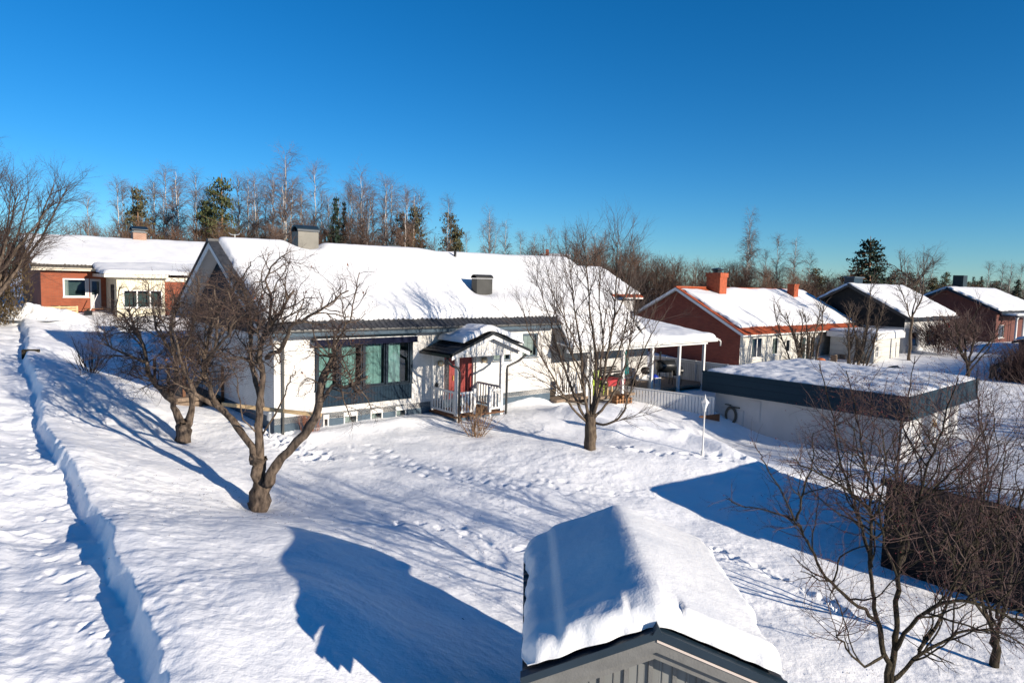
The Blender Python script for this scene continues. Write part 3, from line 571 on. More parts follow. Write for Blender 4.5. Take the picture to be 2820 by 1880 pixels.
pipe('porch_downpipe', H, [(9.62, -1.75, 1.95), (9.56, -1.75, 1.8), (9.2, -1.76, 1.6), (8.62, -1.78, 1.42), (8.58, -1.8, 1.3), (8.58, -1.8, -.75), (8.7, -1.9, -.85)], .048)
def rail(parent, a, b, z0, z1, n, name='porch_railing', slat=.07, mt='white'):
    m = MB(); m.beam((*a, z1), (*b, z1), .05, .08); m.beam((*a, z0), (*b, z0), .04, .07)
    for i in range(n):
        t = (i + .5) / n; x = a[0] + (b[0] - a[0]) * t; y = a[1] + (b[1] - a[1]) * t; dx = (b[0] - a[0]); dy = (b[1] - a[1]); L = sqrt(dx * dx + dy * dy); dx /= L; dy /= L
        m.beam((x - dx * slat / 2, y - dy * slat / 2, (z0 + z1) / 2), (x + dx * slat / 2, y + dy * slat / 2, (z0 + z1) / 2), .02, z1 - z0 - .05)
    return m.build(name, mt, parent)
rail(H, (6.22, -.06), (6.22, PV + .1), -.22, .56, 9); rail(H, (6.32, PV + .04), (7.02, PV + .04), -.2, .52, 5); rail(H, (8.46, -.06), (8.46, PV + .1), -.2, .6, 9); rail(H, (7.9, PV + .04), (8.4, PV + .04), -.2, .52, 3)
for u in (7.08, 7.84): box('railing_post', 'white', H, u - .05, u + .05, PV - .02, PV + .1, -.9, .66)
MB().box(7.1, 7.85, PV - .32, PV - .06, -.58, -.52).box(7.1, 7.85, PV - .6, PV - .34, -.78, -.72).build('steps', 'wood', H)
# recess, deck and covered terrace on the right
window(H, 13.0, 14.1, -.3, 2.2, 2.0, 'navyp', 'glassd', .1, inset=-.02, sill=False, depth=.5, label='tall dark navy terrace door')
MB().box(12.7, 15, -.45, 1.99, -.62, -.5).box(15, 23.7, -.95, 1.99, -.62, -.5).build('deck', 'wood', H); rail(H, (12.8, -.25), (14.6, -.25), -.3, .62, 13, 'deck_railing', .06)
box('terrace_post', 'white', H, 14.65, 14.79, -.4, -.26, -.6, 2.85)
for u in (14.3, 16.5, 18.7, 20.95, 23.15): box('terrace_post', 'white', H, u - .065, u + .065, -1.06, -.93, -1.3, 1.66)
box('terrace_post', 'white', H, 23.1, 23.23, 3.6, 3.73, -.9, 2.3)
m = MB(); m.box(12.75, 23.35, -1.08, -.92, 1.66, 1.82); m.box(23.2, 23.34, -.92, 4.2, 1.84, 2.0); m.build('terrace_beam', 'white', H)
tz = lambda u, v: 1.97 + .125 * (v + 1.3)
MB().prism([(12.75, -1.3, 1.9), (23.95, -1.3, 1.9), (23.95, -.1, 2.05), (12.75, -.1, 2.05)], (0, 0, .06)).prism([(18.1, -.1, 2.05), (23.95, -.1, 2.05), (23.95, 4.5, 2.62), (18.1, 4.5, 2.62)], (0, 0, .06)).build('terrace_roof', 'white', H)
cap('terrace_snow', H, lambda u, v: tz(u, v) + 1.0 * sst(-1.1, -.15, v) * (1 - sst(17.6, 18.5, u)), 12.8, 18.4, -1.28, -.05, .2, .15, .12, .04, None, 31, .03, .05)
cap('terrace_snow', H, lambda u, v: tz(u, v) + .9 * (1 - sst(18.0, 19.0, u)) * sst(-1.1, -.3, v) * (1 - sst(.5, 2.5, v)), 18.1, 23.92, -1.28, 4.45, .22, .3, .12, .05, None, 32, .05, .05)
gutter(H, 12.7, 24.0, -1.37, 1.92, 'white', .06, False); pipe('gutter_outlet', H, [(23.95, -1.37, 1.86), (24.12, -1.37, 1.8), (24.14, -1.35, 1.55)], .04, 'white')
MB().box(12.75, 23.95, -1.32, -1.295, 1.8, 1.97).build('terrace_fascia', 'white', H)
wl = MB(); wl.box(15.2, 22.2, 2.02, 2.1, -.6, 2.1); wl.build('terrace_back_wall', 'wplaster', H)
# left gable deck with its dark railing
dk = MB().box(-1.5, 0, 4.9, 9.2, -.12, 0).build('side_deck', 'bwood', H); rp = MB(); rb = MB()
for v in (4.95, 7.0, 9.1): box('deck_post', 'bwood', H, -1.5, -1.4, v - .05, v + .05, -.9, 1.15)
box('deck_post', 'bwood', H, -.1, -.02, 4.9, 5.0, -.6, 1.2)
for i in range(26): v = 5.0 + i * .16; rb.box(-1.46, -1.445, v, v + .015, 0, 1.0)
for i in range(9): u = -1.4 + i * .15; rb.box(u, u + .015, 4.94, 4.955, 0, 1.0)
rb.box(-1.47, -1.43, 4.95, 9.1, 1.0, 1.04).box(-1.45, -.05, 4.93, 4.97, 1.0, 1.04); rb.build('deck_balustrade', 'black', H)

def onl(u, v, z=0): return l2w(u, v, z)
# terrace furniture and other loose things
def chair(name, label, u, v, rz, mt, z=-.5, cat='chair', group=None):
    t = thing(name, label, cat, onl(u, v, z), FR + rz, group)
    MB().box(-.24, .24, -.22, .22, .42, .46).build('seat', mt, t); MB().prism([(-.23, .2, .46), (.23, .2, .46), (.2, .3, 1.0), (-.2, .3, 1.0)], (0, .03, 0)).build('backrest', mt, t)
    for x in (-.2, .2):
        for y in (-.18, .18): MB().tube([(x, y, 0), (x, y, .42)], [.018, .018], 6, True).build('leg', mt, t)
chair('garden_chair', 'lime green chair beside the wide white post of the deck', 15.4, -.5, .4, 'lime'); chair('garden_chair', 'tall lime green chair standing in the sun on the terrace', 16.3, .3, -.3, 'lime')
t = thing('garden_table', 'garden table under a bright red cloth on the terrace', 'table', onl(16.3, -.4, -.5), FR)
MB().box(-.6, .6, -.4, .4, .66, .7).box(-.62, .62, -.43, -.40, .42, .7).build('tablecloth', 'redc', t)
for x in (-.5, .5):
    for y in (-.3, .3): box('leg', 'lwood', t, x - .03, x + .03, y - .03, y + .03, 0, .66)
t = thing('firewood_pile', 'low pile of orange split logs below the red cloth table', 'firewood', onl(15.5, -1.4, -.85), FR)
m = MB()
for i in range(6):
    for j in range(3 - i % 2): m.tube([(i * .2, -.2, .08 + j * .15), (i * .2 + R.uniform(-.03, .03), .25, .08 + j * .15)], [.075, .07], 6, True)
m.build('logs', 'firewood', t)
t = thing('parasol', 'closed teal parasol leaning by the white terrace posts', 'parasol', onl(17.5, -.3, -.5), FR)
MB().tube([(0, 0, 0), (0, 0, 2.1)], [.025, .025], 8, True).build('pole', 'galv', t); MB().lathe((0, 0, 0), [(.05, .75), (.2, .85), (.17, 1.3), (.09, 1.9), (.02, 2.08)], 9).build('canopy', 'teal', t, True)
t = thing('barrel_smoker', 'large black barrel smoker grill by the white fence', 'grill', onl(21.4, -.2, -.5), FR - .5)
def cyl(x0, x1, y, z, r, k=14):
    m = MB(); m.tube([(x0, y, z), (x0 + .02, y, z), (x1 - .02, y, z), (x1, y, z)], [r * .93, r, r, r * .93], k, True); return m
cyl(-.8, .15, 0, 1.0, .3).build('drum', 'black', t, True); cyl(.12, .62, .0, .72, .22).build('fire_box', 'black', t, True)
for x in (-.7, .0, .5): MB().beam((x, -.2, 0), (x, -.12, .8), .04, .04).beam((x, .2, 0), (x, .12, .8), .04, .04).build('leg', 'black', t)
MB().tube([(-.65, 0, 1.25), (-.65, 0, 1.75)], [.05, .05], 8, True).build('chimney', 'black', t); MB().tube([(-.6, -.34, 1.05), (.0, -.34, 1.05)], [.015] * 2, 6, True).build('handle', 'galv', t)
t = thing('kettle_grill', 'small black grill cart behind the middle terrace post', 'grill', onl(19.4, -.1, -.5), FR)
MB().lathe((0, 0, .85), [(.02, -.2), (.2, -.15), (.28, 0), (.28, .02), (.2, .16), (.02, .2)], 12).build('kettle', 'black', t, True)
for a in range(3): MB().tube([(cos(a * 2.1) * .15, sin(a * 2.1) * .15, .7), (cos(a * 2.1) * .3, sin(a * 2.1) * .3, 0)], [.015] * 2, 6, True).build('leg', 'galv', t)
t = thing('storage_crate', 'white lattice crate with a blue bag on the terrace floor', 'crate', onl(19.3, -.75, -.5), FR)
m = MB()
for i in range(5): m.beam((-.2 + i * .1, -.2, .04), (-.2 + i * .1, -.2, .6), .03, .02); m.beam((-.2, -.2 + i * .1, .04), (-.2, -.2 + i * .1, .6), .02, .03)
m.box(-.22, .22, -.22, .22, 0, .04).box(-.23, .23, -.23, -.2, .55, .6).box(-.23, -.2, -.2, .23, .55, .6).box(.2, .23, -.2, .23, .55, .6).build('lattice', 'white', t)
MB().lathe((0, 0, .5), [(.15, -.2), (.2, 0), (.18, .15), (.05, .25), (.001, .26)], 9).build('bag', 'blue', t, True)
for k, (u, v, lab) in enumerate(((18.2, .2, 'dark slatted bench standing behind the terrace fence'), (18.6, 1.6, 'dark garden bench deeper in the terrace, against the back wall'))):
    t = thing('garden_bench', lab, 'bench', onl(u, v, -.5), FR, 'dark benches on the terrace')
    MB().box(-.7, .7, -.2, .2, .4, .44).build('seat', 'dark', t); m = MB()
    for z in (.55, .68, .81): m.box(-.7, .7, .2, .23, z, z + .09)
    m.build('backrest', 'dark', t)
    for x in (-.6, .6): box('leg', 'dark', t, x - .03, x + .03, -.18, .22, 0, .8 if False else .4)
# fences
def pfence(name, label, a, b, zt0, zt1, h, mt='white', gap=.115, w=.095, cap_=True):
    t = thing(name, label, 'fence', OO, FR); L = sqrt((b[0] - a[0]) ** 2 + (b[1] - a[1]) ** 2); n = int(L / gap); dx = (b[0] - a[0]) / L; dy = (b[1] - a[1]) / L; m = MB()
    for i in range(n):
        s = (i + .5) / n; x = a[0] + (b[0] - a[0]) * s; y = a[1] + (b[1] - a[1]) * s; z = zt0 + (zt1 - zt0) * s
        m.beam((x - dx * w / 2, y - dy * w / 2, z - h / 2), (x + dx * w / 2, y + dy * w / 2, z - h / 2), .022, h)
    m.build('pickets', mt, t)
    m = MB(); nx, ny = -dy * .03, dx * .03
    for q in (.0, h * .75): m.beam((a[0] + nx, a[1] + ny, zt0 - .05 - q), (b[0] + nx, b[1] + ny, zt1 - .05 - q), .035, .09)
    if cap_: m.beam((a[0], a[1], zt0 + .01), (b[0], b[1], zt1 + .01), .09, .03)
    m.build('rail', mt, t); return t
pfence('picket_fence', 'low white picket fence between the terrace and the garage', (17.05, .4), (18.95, -4.5), -.24, -.36, 1.3, gap=.15, w=.12)
t = thing('board_fence', 'tall white board fence in front of the dark red gable', 'fence', OO, FR)
MB().box(23.9, 23.94, -9, 3.2, -1.3, .55).build('boards', 'whiteb', t); MB().box(23.86, 23.98, -9, 3.2, .55, .6).box(23.87, 23.9, -9, 3.2, .42, .54).build('rail', 'white', t)
for v in (-8, -6, -4, -2, 0, 2): box('post', 'white', t, 23.84, 23.9, v - .05, v + .05, -1.3, .62)

# ------------------------------------------------------------------ generic neighbour houses (same street grid)
def gable_house(name, label, org, u1, v1, zb, ze, zr, wall, gab, roofm, trim, over=.5, th=.22, seed=1, holes=(), soff='white', gz1=None, snow=(.0, .0), vsn=.35, usn=.25, rz=0.0, low=None, inv=0):
    """gabled house, front facade on v=0 facing -v, gable walls on u=0 and u=u1; local frame at org"""
    t = thing(name, label, 'house', org, FR + rz); vr = v1 / 2; sl = (zr - ze) / (vr + over); zl = lambda v: zr - sl * abs(v - vr); zw = zl(0) - .12
    m = MB(); wallv(m, 0, 0, u1, zb, zw, holes, .12); m.quad((0, v1, zb), (u1, v1, zb), (u1, v1, zw), (0, v1, zw)); m.build('wall', wall, t)
    for u in (0, u1):
        z0 = zb if low is None else low
        MB().poly([(u, 0, z0), (u, v1, z0), (u, v1, zw), (u, vr, zr - .14), (u, 0, zw)]).build('gable', gab, t)
        if low is not None: MB().quad((u, 0, zb), (u, v1, zb), (u, v1, low), (u, 0, low)).build('gable_base', wall, t)
    m = MB()
    for ve in (-over, v1 + over):
        m.prism([(-over, ve, zl(ve)), (-over, vr, zr), (-over, vr, zr - .06), (-over, ve, zl(ve) - .06)], (u1 + 2 * over, 0, 0))
    zf = lambda v: zr - sl * abs(v - vr); tiles(m, -over - .02, u1 + over + .02, -over - .05, vsn + .2, zf, .22, .03, .02, 6)
    m.beam((-over - .03, vr, zr + .04), (u1 + over, vr, zr + .04), .2, .09)
    m.prism([(-over - .03, -over, zl(-over) + .01), (-over - .03, vr, zr + .01), (-over - .03, vr, zr + .06), (-over - .03, -over, zl(-over) + .06)], (.3, 0, 0))
    m.build('roof', roofm, t)
    m = MB()
    for ve in (-over, v1 + over): m.prism([(-over - .02, ve, zl(ve) - .2), (-over - .02, vr, zr - .2), (-over - .02, vr, zr - .01), (-over - .02, ve, zl(ve) - .01)], (.025, 0, 0))
    m.box(-over, u1 + over, -over - .02, -over, zl(-over) - .16, zl(-over) - .01)
    m.build('barge_board', trim, t)
    m = MB(); [m.quad((-over + .03, ve, zl(ve) - .08), (u1 + over, ve, zl(ve) - .08), (u1 + over, vr, zr - .08), (-over + .03, vr, zr - .08)) for ve in (-over + .02, v1 + over)]
    m.build('soffit', soff, t)
    zc = lambda u, v: zr - .02 - sl * np.sqrt((v - vr) ** 2 + .05)
    cap('roof_snow', t, lambda u, v: zc(u, v) + .05, -over + usn, u1 + over - .05, -over + vsn, v1 + over - .1, th, .2, .2, .1, snow[0] if callable(snow[0]) else None, seed, .03, .07)
    return t, zl, zr
# orange-roofed brick house on the right (photo px -> facade plane)
BU, BVv = 32.0, 2.16; BO = l2w(BU, BVv, 0)
def bmod(u, v): return np.clip(1 - 1.0 * np.exp(-(((u - 2.2) / 3.2) ** 2 + ((v - 4.95) / .9) ** 2) ** 2), .02, 1) * (1 + .1 * fbm(u, v, 1, 2, 3))
B, zlB, zrB = gable_house('brick_house', 'brown red brick house with orange roof tiles and an orange chimney', BO, 17.2, 9.9, -1.0, 1.72, 4.62, 'whiteh', 'rbrick', 'otile', 'white', .5, .16, 7,
    holes=[(1.5, 2.85, .0, 1.38), (4.2, 5.0, .1, 1.3), (6.1, 6.7, .2, 1.1), (8.3, 10.6, -.6, 1.25)], snow=(bmod,), vsn=.62, usn=.45)
window(B, 1.5, 2.85, .0, 1.38, 0, 'white', 'glassd', .06, mull=(2.2,), inset=.03); window(B, 4.2, 5.0, .1, 1.3, 0, 'white', 'glassd', .06, inset=.03, curtain=[(4.25, 4.95, 'wcurtain')])
window(B, 6.1, 6.7, .2, 1.1, 0, 'white', 'glassd', .05, inset=.03); window(B, 8.3, 10.6, -.6, 1.25, 0, 'white', 'glassd', .08, mull=(9.1, 9.8), inset=.03)
gutter(B, -.5, 17.6, -.6, 1.74, 'otile', .07, False)
c = MB().box(3.3, 4.2, 3.85, 5.0, 4.2, 5.42).build('chimney', 'otile', B); MB().box(3.24, 4.26, 3.79, 5.06, 5.42, 5.74).build('crown', 'otile', c); MB().lathe((3.75, 4.4, 5.74), [(.3, 0), (.3, .15), (.45, .18), (.45, .28), (.1, .36)], 10).build('cowl', 'black', c)
c = MB().box(13.6, 14.3, 3.5, 4.1, 3.5, 5.0).build('chimney', 'otile', B, label='smaller orange chimney further along the roof'); MB().box(13.55, 14.35, 3.45, 4.15, 5.0, 5.1).build('crown', 'otile', c)
MB().prism([(13.2, -3.0, .92), (17.2, -3.0, .92), (17.2, 0, 1.5), (13.2, 0, 1.5)], (0, 0, .07)).build('patio_roof', 'bmetal', B)
for u in (13.3, 17.1): box('patio_post', 'white', B, u - .06, u + .06, -2.95, -2.83, -1, .92)
t = thing('fire_bowl', 'rusty orange fire bowl on the patio of the orange roofed house', 'fire bowl', l2w(40.8, 0.9, -1.35), FR)
MB().lathe((0, 0, .7), [(.05, -.25), (.4, -.15), (.5, .05), (.3, .35), (.12, .42)], 12).build('bowl', 'orangep', t, True)
for a in range(3): MB().tube([(cos(a * 2.1) * .2, sin(a * 2.1) * .2, .5), (cos(a * 2.1) * .45, sin(a * 2.1) * .45, 0)], [.03] * 2, 6).build('leg', 'orangep', t)
t = thing('patio_bench', 'brown slatted bench on the patio beside the fire bowl', 'bench', l2w(42.6, .4, -1.0), FR); MB().box(-.8, .8, -.2, .2, .4, .45).build('seat', 'wood', t)
m = MB(); [m.box(-.8, .8, .2, .24, z, z + .08) for z in (.55, .7, .85)]; m.build('backrest', 'wood', t); [box('leg', 'wood', t, x - .04, x + .04, -.2, .22, 0, .95) for x in (-.7, .7)]
t = thing('parasol', 'closed black parasol tilted before the small white annex', 'parasol', l2w(43.0, -1.2, -1.0), FR)
MB().tube([(0, 0, 0), (-.9, .2, 2.6)], [.03, .03], 8, True).build('pole', 'black', t); MB().tube([(-.12, 0, .3), (-.3, .05, .9), (-.6, .12, 1.7), (-.9, .2, 2.5)], [.3, .34, .26, .05], 9, True).build('canopy', 'dark', t, True)
AN = thing('white_annex', 'small flat roofed white annex with snow on top, beyond the garage', 'shed', l2w(43.3, -1.8, 0), FR)
m = MB(); wallv(m, 0, 0, 4.6, -1.8, 1.3, [(.25, .75, -.1, .75), (3.5, 4.0, -1.4, .9)], .1); m.quad((0, 0, -1.8), (0, 3.2, -1.8), (0, 3.2, 1.3), (0, 0, 1.3)); m.quad((4.6, 0, -1.8), (4.6, 3.2, -1.8), (4.6, 3.2, 1.3), (4.6, 0, 1.3)); m.build('wall', 'whiteh', AN)
window(AN, .25, .75, -.1, .75, 0, 'white', 'glassd', .05, inset=.03, mull=(.5,), trans=(.35,)); box('door', 'wplaster', AN, 3.52, 3.98, .05, .09, -1.4, .9)
MB().box(-.25, 4.85, -.25, 3.4, 1.25, 1.66).build('fascia', 'white', AN); cap('roof_snow', AN, lambda u, v: 1.67 + 0 * u, -.2, 4.8, -.2, 3.3, .16, .2, .2, .05, None, 4)
t = thing('covered_grill', 'black covered grill outside the small white annex', 'grill', l2w(40.5, -4.2, -1.5), FR); MB().box(-.5, .5, -.3, .3, .1, .95).build('cover', 'black', t); cyl(-.5, .5, 0, 1.0, .28).build('lid', 'black', t, True)
# black gabled house and far neighbours
CO = l2w(50, -1.3, 0)
def cmod(u, v): return 1 + .1 * fbm(u, v, 1, 2, 3)
Cc, zlC, zrC = gable_house('black_gable_house', 'house with a black boarded gable over a white wall, blue shaded snow roof', CO, 10.2, 8.6, -1.6, 2.62, 5.2, 'wplaster', 'dark', 'tile', 'black', .55, .22, 9, holes=[(1.5, 3, .3, 1.5), (5, 7.5, .2, 1.6)], vsn=.1, usn=.05, low=1.9, soff='dark')
window(Cc, 1.5, 3, .3, 1.5, 0, 'white', 'glassd'); window(Cc, 5, 7.5, .2, 1.6, 0, 'white', 'glassd', mull=(6.2,))
c = MB().box(.2, 1.9, 4.2, 5.0, 4.6, 5.75).build('chimney', 'bmetal', Cc); MB().box(.1, 2.0, 4.1, 5.1, 5.75, 5.85).build('crown', 'slate', c)
box('valance', 'redc', Cc, 7.8, 9.0, -.5, -.45, 1.6, 2.1)
DO = l2w(72, -1.8, 0)
Dd, zlD, zrD = gable_house('far_brick_house', 'dark red brick house with white pillars beyond the hedge', DO, 15, 8.8, -1.8, 2.95, 5.2, 'dbrick', 'dbrick', 'tile', 'navyp', .5, .26, 11, holes=[(1, 3, .3, 1.6)], vsn=.15, usn=.1)
window(Dd, 1, 3, .3, 1.6, 0, 'white', 'glassd'); MB().box(4.0, 5.3, 4.3, 5.3, 4.8, 6.6).build('chimney', 'black', Dd)
for u in (2.0, 4.6, 5.4): MB().lathe((u, -1.2, 0), [(.2, -1.6), (.12, -1.4), (.11, 2.2), (.22, 2.5)], 10).build('pillar', 'white', Dd, True)
MB().box(1, 12, -1.6, 0, 2.5, 2.62).build('porch_roof', 'tile', Dd); cap('porch_snow', Dd, lambda u, v: 2.63 + 0 * u, 1, 12, -1.55, -.05, .2, .2, .3)
Ee, *_ = gable_house('distant_house', 'distant house with snowy roof at the edge of the far street', l2w(95, -6, 0), 14, 8, -1.6, 3.0, 4.6, 'dbrick', 'dbrick', 'tile', 'white', .5, .25, 13)
F2, *_ = gable_house('long_shed_house', 'low long roof white with snow behind the right hand hedge', l2w(58, -13, 0), 16, 6, -1.6, 1.0, 1.9, 'dbrick', 'dbrick', 'tile', 'navyp', .4, .22, 17)
Rr, *_ = gable_house('red_trim_house', 'snow roofed neighbour with brown ridge tiles, seen through the bare maple', l2w(22, 14.9, 0), 14.6, 8.5, -1.0, 3.7, 6.1, 'wplaster', 'wplaster', 'otile', 'white', .5, .2, 19, usn=.2)
S2, *_ = gable_house('cream_gable_house', 'small cream house with a red brick chimney above the roof ridge', atY(1492, 705, 110) - np.array([0, 0, 7.2]), 4.4, 5.5, -1, 6.2, 7.6, 'creamp', 'creamp', 'tile', 'white', .3, .22, 23, rz=-.75)
MB().box(.6, 1.1, .6, 1.1, 6.2, 8.3).build('chimney', 'otile', S2)

# ------------------------------------------------------------------ left brick house with annex
LO = l2w(-3.1, 28.6, 0); wz = 1.95
Lh, zlL, zrL = gable_house('left_brick_house', 'low orange brick house with a cream sun room and a long snow roof', LO, 21, 9.4, 1.7, 4.85, 6.95, 'obrick', 'obrick', 'btile', 'creamp', .5, .22, 29,
    holes=[(1.15, 2.53, 3.05, 4.2), (2.58, 3.2, 2.3, 4.2)], vsn=.45, usn=.02, soff='creamp')
window(Lh, 1.15, 2.53, 3.05, 4.2, 0, 'white', 'glassd', .08, mull=(2.38,), inset=-.02, curtain=[(1.23, 1.45, 'wcurtain')])
dz = MB().box(2.6, 3.2, .0, .05, 2.3, 4.2).build('door', 'wplaster', Lh); MB().box(2.7, 3.1, -.012, -.002, 3.2, 4.05).build('pane', 'glassd', dz)
gutter(Lh, -.5, 4.8, -.6, 4.86, 'creamp', .07, False)
c = MB().box(6.05, 6.9, 4.3, 5.0, 6.3, 7.5).build('chimney', 'pbrick', Lh); MB().box(5.98, 6.97, 4.23, 5.07, 7.5, 7.58).box(6.1, 6.85, 4.35, 4.95, 7.58, 7.7).prism([(5.95, 4.15, 7.7), (7.0, 4.15, 7.7), (7.0, 4.65, 7.93), (5.95, 4.65, 7.93)], (0, 0, .04)).prism([(5.95, 5.15, 7.7), (7.0, 5.15, 7.7), (7.0, 4.65, 7.93), (5.95, 4.65, 7.93)], (0, 0, .04)).build('cowl', 'bmetal', c)
AV = -3.1; a0, a1, a2 = 3.5, 6.2, 13.0
m = MB(); wallv(m, AV, a0, a1, 1.7, 4.35, [(3.85, 6.05, 2.5, 3.6)], .1); m.quad((a0, AV, 1.7), (a0, 0, 1.7), (a0, 0, 4.35), (a0, AV, 4.35)); m.build('sun_room_wall', 'cream', Lh)
window(Lh, 3.85, 6.05, 2.5, 3.6, AV, 'white', 'glassd', .06, mull=(4.62, 5.36), inset=.02, label='wide three pane window of the cream sun room')
m = MB(); m.box(a1, a2, AV + .02, 0, 1.7, 4.15); m.build('wing_wall', 'obrick', Lh); MB().box(a1, a2 + .3, AV - .1, .0, 4.15, 4.4).build('wing_fascia', 'creamp', Lh)
MB().box(a0 - .75, a1 + .1, AV - .5, .1, 4.36, 4.55).build('sun_room_roof', 'creamp', Lh); box('sun_room_door', 'dark', Lh, a0 - .03, a0, AV + .7, AV + 1.6, 1.9, 3.9)
cap('sun_room_snow', Lh, lambda u, v: 4.56 + .5 * sst(-2.5, .3, v), a0 - .75, a2, AV - .45, .9, .3, .4, .2, .08, None, 33, .05)

t = thing('wooden_pallet', 'pale slatted wooden pallet propped before the left brick house', 'pallet', l2w(-3.3, 27.2, gz(*l2w(-3.3, 27.2)[:2]) - OO[2]), FR)
m = MB(); [m.box(0, 1.9, -.05, -.02, z, z + .1) for z in (.05, .2, .35)]; m.build('slats', 'lwood', t); m = MB(); [m.box(x, x + .09, -.02, .08, 0, .47) for x in (0, .9, 1.81)]; m.build('post', 'lwood', t)
t = thing('snow_shovel', 'white handled snow shovel leaning in snow by the brick house door', 'shovel', l2w(-.9, 26.9, gz(*l2w(-.9, 26.9)[:2]) - OO[2]), FR)
MB().tube([(0, 0, 0), (.55, .2, 1.25)], [.025, .025], 6, True).build('handle', 'white', t); MB().prism([(-.25, -.05, -.1), (.15, -.2, -.1), (.2, -.15, .25), (-.2, .02, .25)], (0, .02, 0)).build('blade', 'black', t)
t = thing('black_tub', 'round black tub standing at the left end of the brick wall', 'tub', l2w(-2.2, 28.0, 2.0), FR); MB().lathe((0, 0, 0), [(.4, 0), (.5, .5), (.52, .52), (.45, .5), (.4, .3), (.01, .3)], 14).build('tub', 'black', t, True)
t = thing('garden_bench', 'low dark bench half buried in snow under the brick house door', 'bench', l2w(-.1, 27.6, 1.95), FR); MB().box(-.9, .9, -.2, .2, .38, .43).build('seat', 'bwood', t); [box('leg', 'bwood', t, x - .05, x + .05, -.18, .18, 0, .38) for x in (-.7, .7)]
q = atz(85, 870, 4.35); hx, hy = np.meshgrid(np.linspace(-1.9, 1.9, 60), np.linspace(-1.3, 1.3, 44)); hr = np.sqrt((hx / 1.7) ** 2 + (hy / 1.1) ** 2)
hz = .85 * np.clip(1 - hr, -.15, 1) ** 1 if False else .85 * (1 - sst(0, 1.05, hr)) - .12; hz = hz + (hz > -.1) * (.16 * np.abs(fbm(hx, hy, .5, 3, 71)) + .09 * fbm(hx, hy, .2, 2, 72))
ho = gridmesh('snow_heap', hx, hy, hz, 'rsnow'); ho.location = (q[0], q[1], gz(q[0], q[1])); tag(ho, 'lumpy heap of shovelled snow left of the wooden pallet', 'snow heap')

# ------------------------------------------------------------------ garage
GA = radians(47.6); GR = radians(90 - 47.6); gc = atz(2504.7, 1093.9, 3.0); G = thing('garage', 'flat roofed white garage with a wide dark blue fascia', 'garage', (gc[0], gc[1], 0), GR)
GL, GW, FZ = 8.95, 9.3, .95
m = MB(); m.quad((.42, .3, -.2), (.42, GL - .5, -.2), (.42, GL - .5, 2.1), (.42, .3, 2.1)); m.quad((.42, GL - .5, -.2), (7.6, GL - .5, -.2), (7.6, GL - .5, 2.1), (.42, GL - .5, 2.1))
m.quad((.42, .3, -.2), (1.15, .3, -.2), (1.15, .3, 2.1), (.42, .3, 2.1)); m.quad((3.75, .3, -.2), (4.4, .3, -.2), (4.4, .3, 2.1), (3.75, .3, 2.1)); m.quad((7.0, .3, -.2), (7.6, .3, -.2), (7.6, .3, 2.1), (7.0, .3, 2.1)); m.quad((1.15, .3, 2.0), (3.75, .3, 2.0), (3.75, .3, 2.1), (1.15, .3, 2.1)); m.quad((4.4, .3, 2.0), (7.0, .3, 2.0), (7.0, .3, 2.1), (4.4, .3, 2.1)); m.quad((7.6, .3, -.2), (7.6, GL - .5, -.2), (7.6, GL - .5, 2.1), (7.6, .3, 2.1))
m.build('wall', 'wplaster', G)
for i, (a, b2) in enumerate(((1.15, 3.75), (4.4, 7.0))):
    d = MB().box(a, b2, .5, .55, -.2, 2.1)
    for z in (.3, .75, 1.2, 1.65): d.box(a + .02, b2 - .02, .485, .5, z - .19, z + .19)
    d.build('garage_door', 'white', G, label='white panelled garage door nearest the corner' if i == 0 else 'second white panelled garage door')
    for q in (a, b2 - .02): MB().box(q, q + .02, .3, .5, -.2, 2.1).build('door_reveal', 'white', G)
l = MB().box(.75, .83, .26, .3, 1.2, 1.5).build('wall_box', 'black', G); l = MB().box(4.0, 4.15, .2, .3, 1.55, 1.6).lathe((4.07, .22, 1.4), [(.001, -.1), (.08, -.05), (.09, .05), (.04, .13)], 8).build('lamp', 'brass', G)
f1 = MB(); f1.box(0, .04, 0, GL, 3.0 - FZ, 3.0).box(.04, GW, GL - .04, GL, 3.0 - FZ, 3.0).box(GW - .04, GW, .04, GL - .04, 3.0 - FZ, 3.0); f1.box(.04, GW - .04, 0, .04, 3.0 - FZ, 3.0); f1.box(-.02, GW + .02, -.02, .0, 2.93, 3.02).box(-.02, .0, 0, GL + .02, 2.93, 3.02); f1.build('fascia', 'navyh', G)
MB().box(.04, GW - .04, .04, GL - .04, 2.06, 2.1).box(.04, GW - .04, .04, GL - .04, 2.9, 2.95).build('soffit', 'white', G)
cap('roof_snow', G, lambda u, v: 2.96 + .10 * sst(0, 2.5, np.minimum(np.minimum(u, GW - u), np.minimum(v, GL - v))), .03, GW - .03, .03, GL - .03, .16, .5, .08, .02, lambda u, v: 1 + .25 * fbm(u, v, .5, 3, 4), 41, .035, .05)
for (a, b2, c, d) in ((6.15, 6.75, .95, 1.9), (6.95, 8.1, .55, 1.35)):
    MB().box(.395, .42, a, b2, c, d).box(.385, .395, a + .03, b2 - .03, c + .03, d - .03).build('wall_hatch', 'wplaster', G, label='thin square hatch set in the shaded garage wall')
MB().box(.34, .4, 7.15, 7.55, 1.42, 1.47).box(.34, .4, 7.6, 7.9, 1.5, 1.53).build('hose_bracket', 'black', G)
hs_ = MB(); Gw = lambda u, v, z: (gc[0] + sin(GA) * u - cos(GA) * v, gc[1] + cos(GA) * u + sin(GA) * v, z)
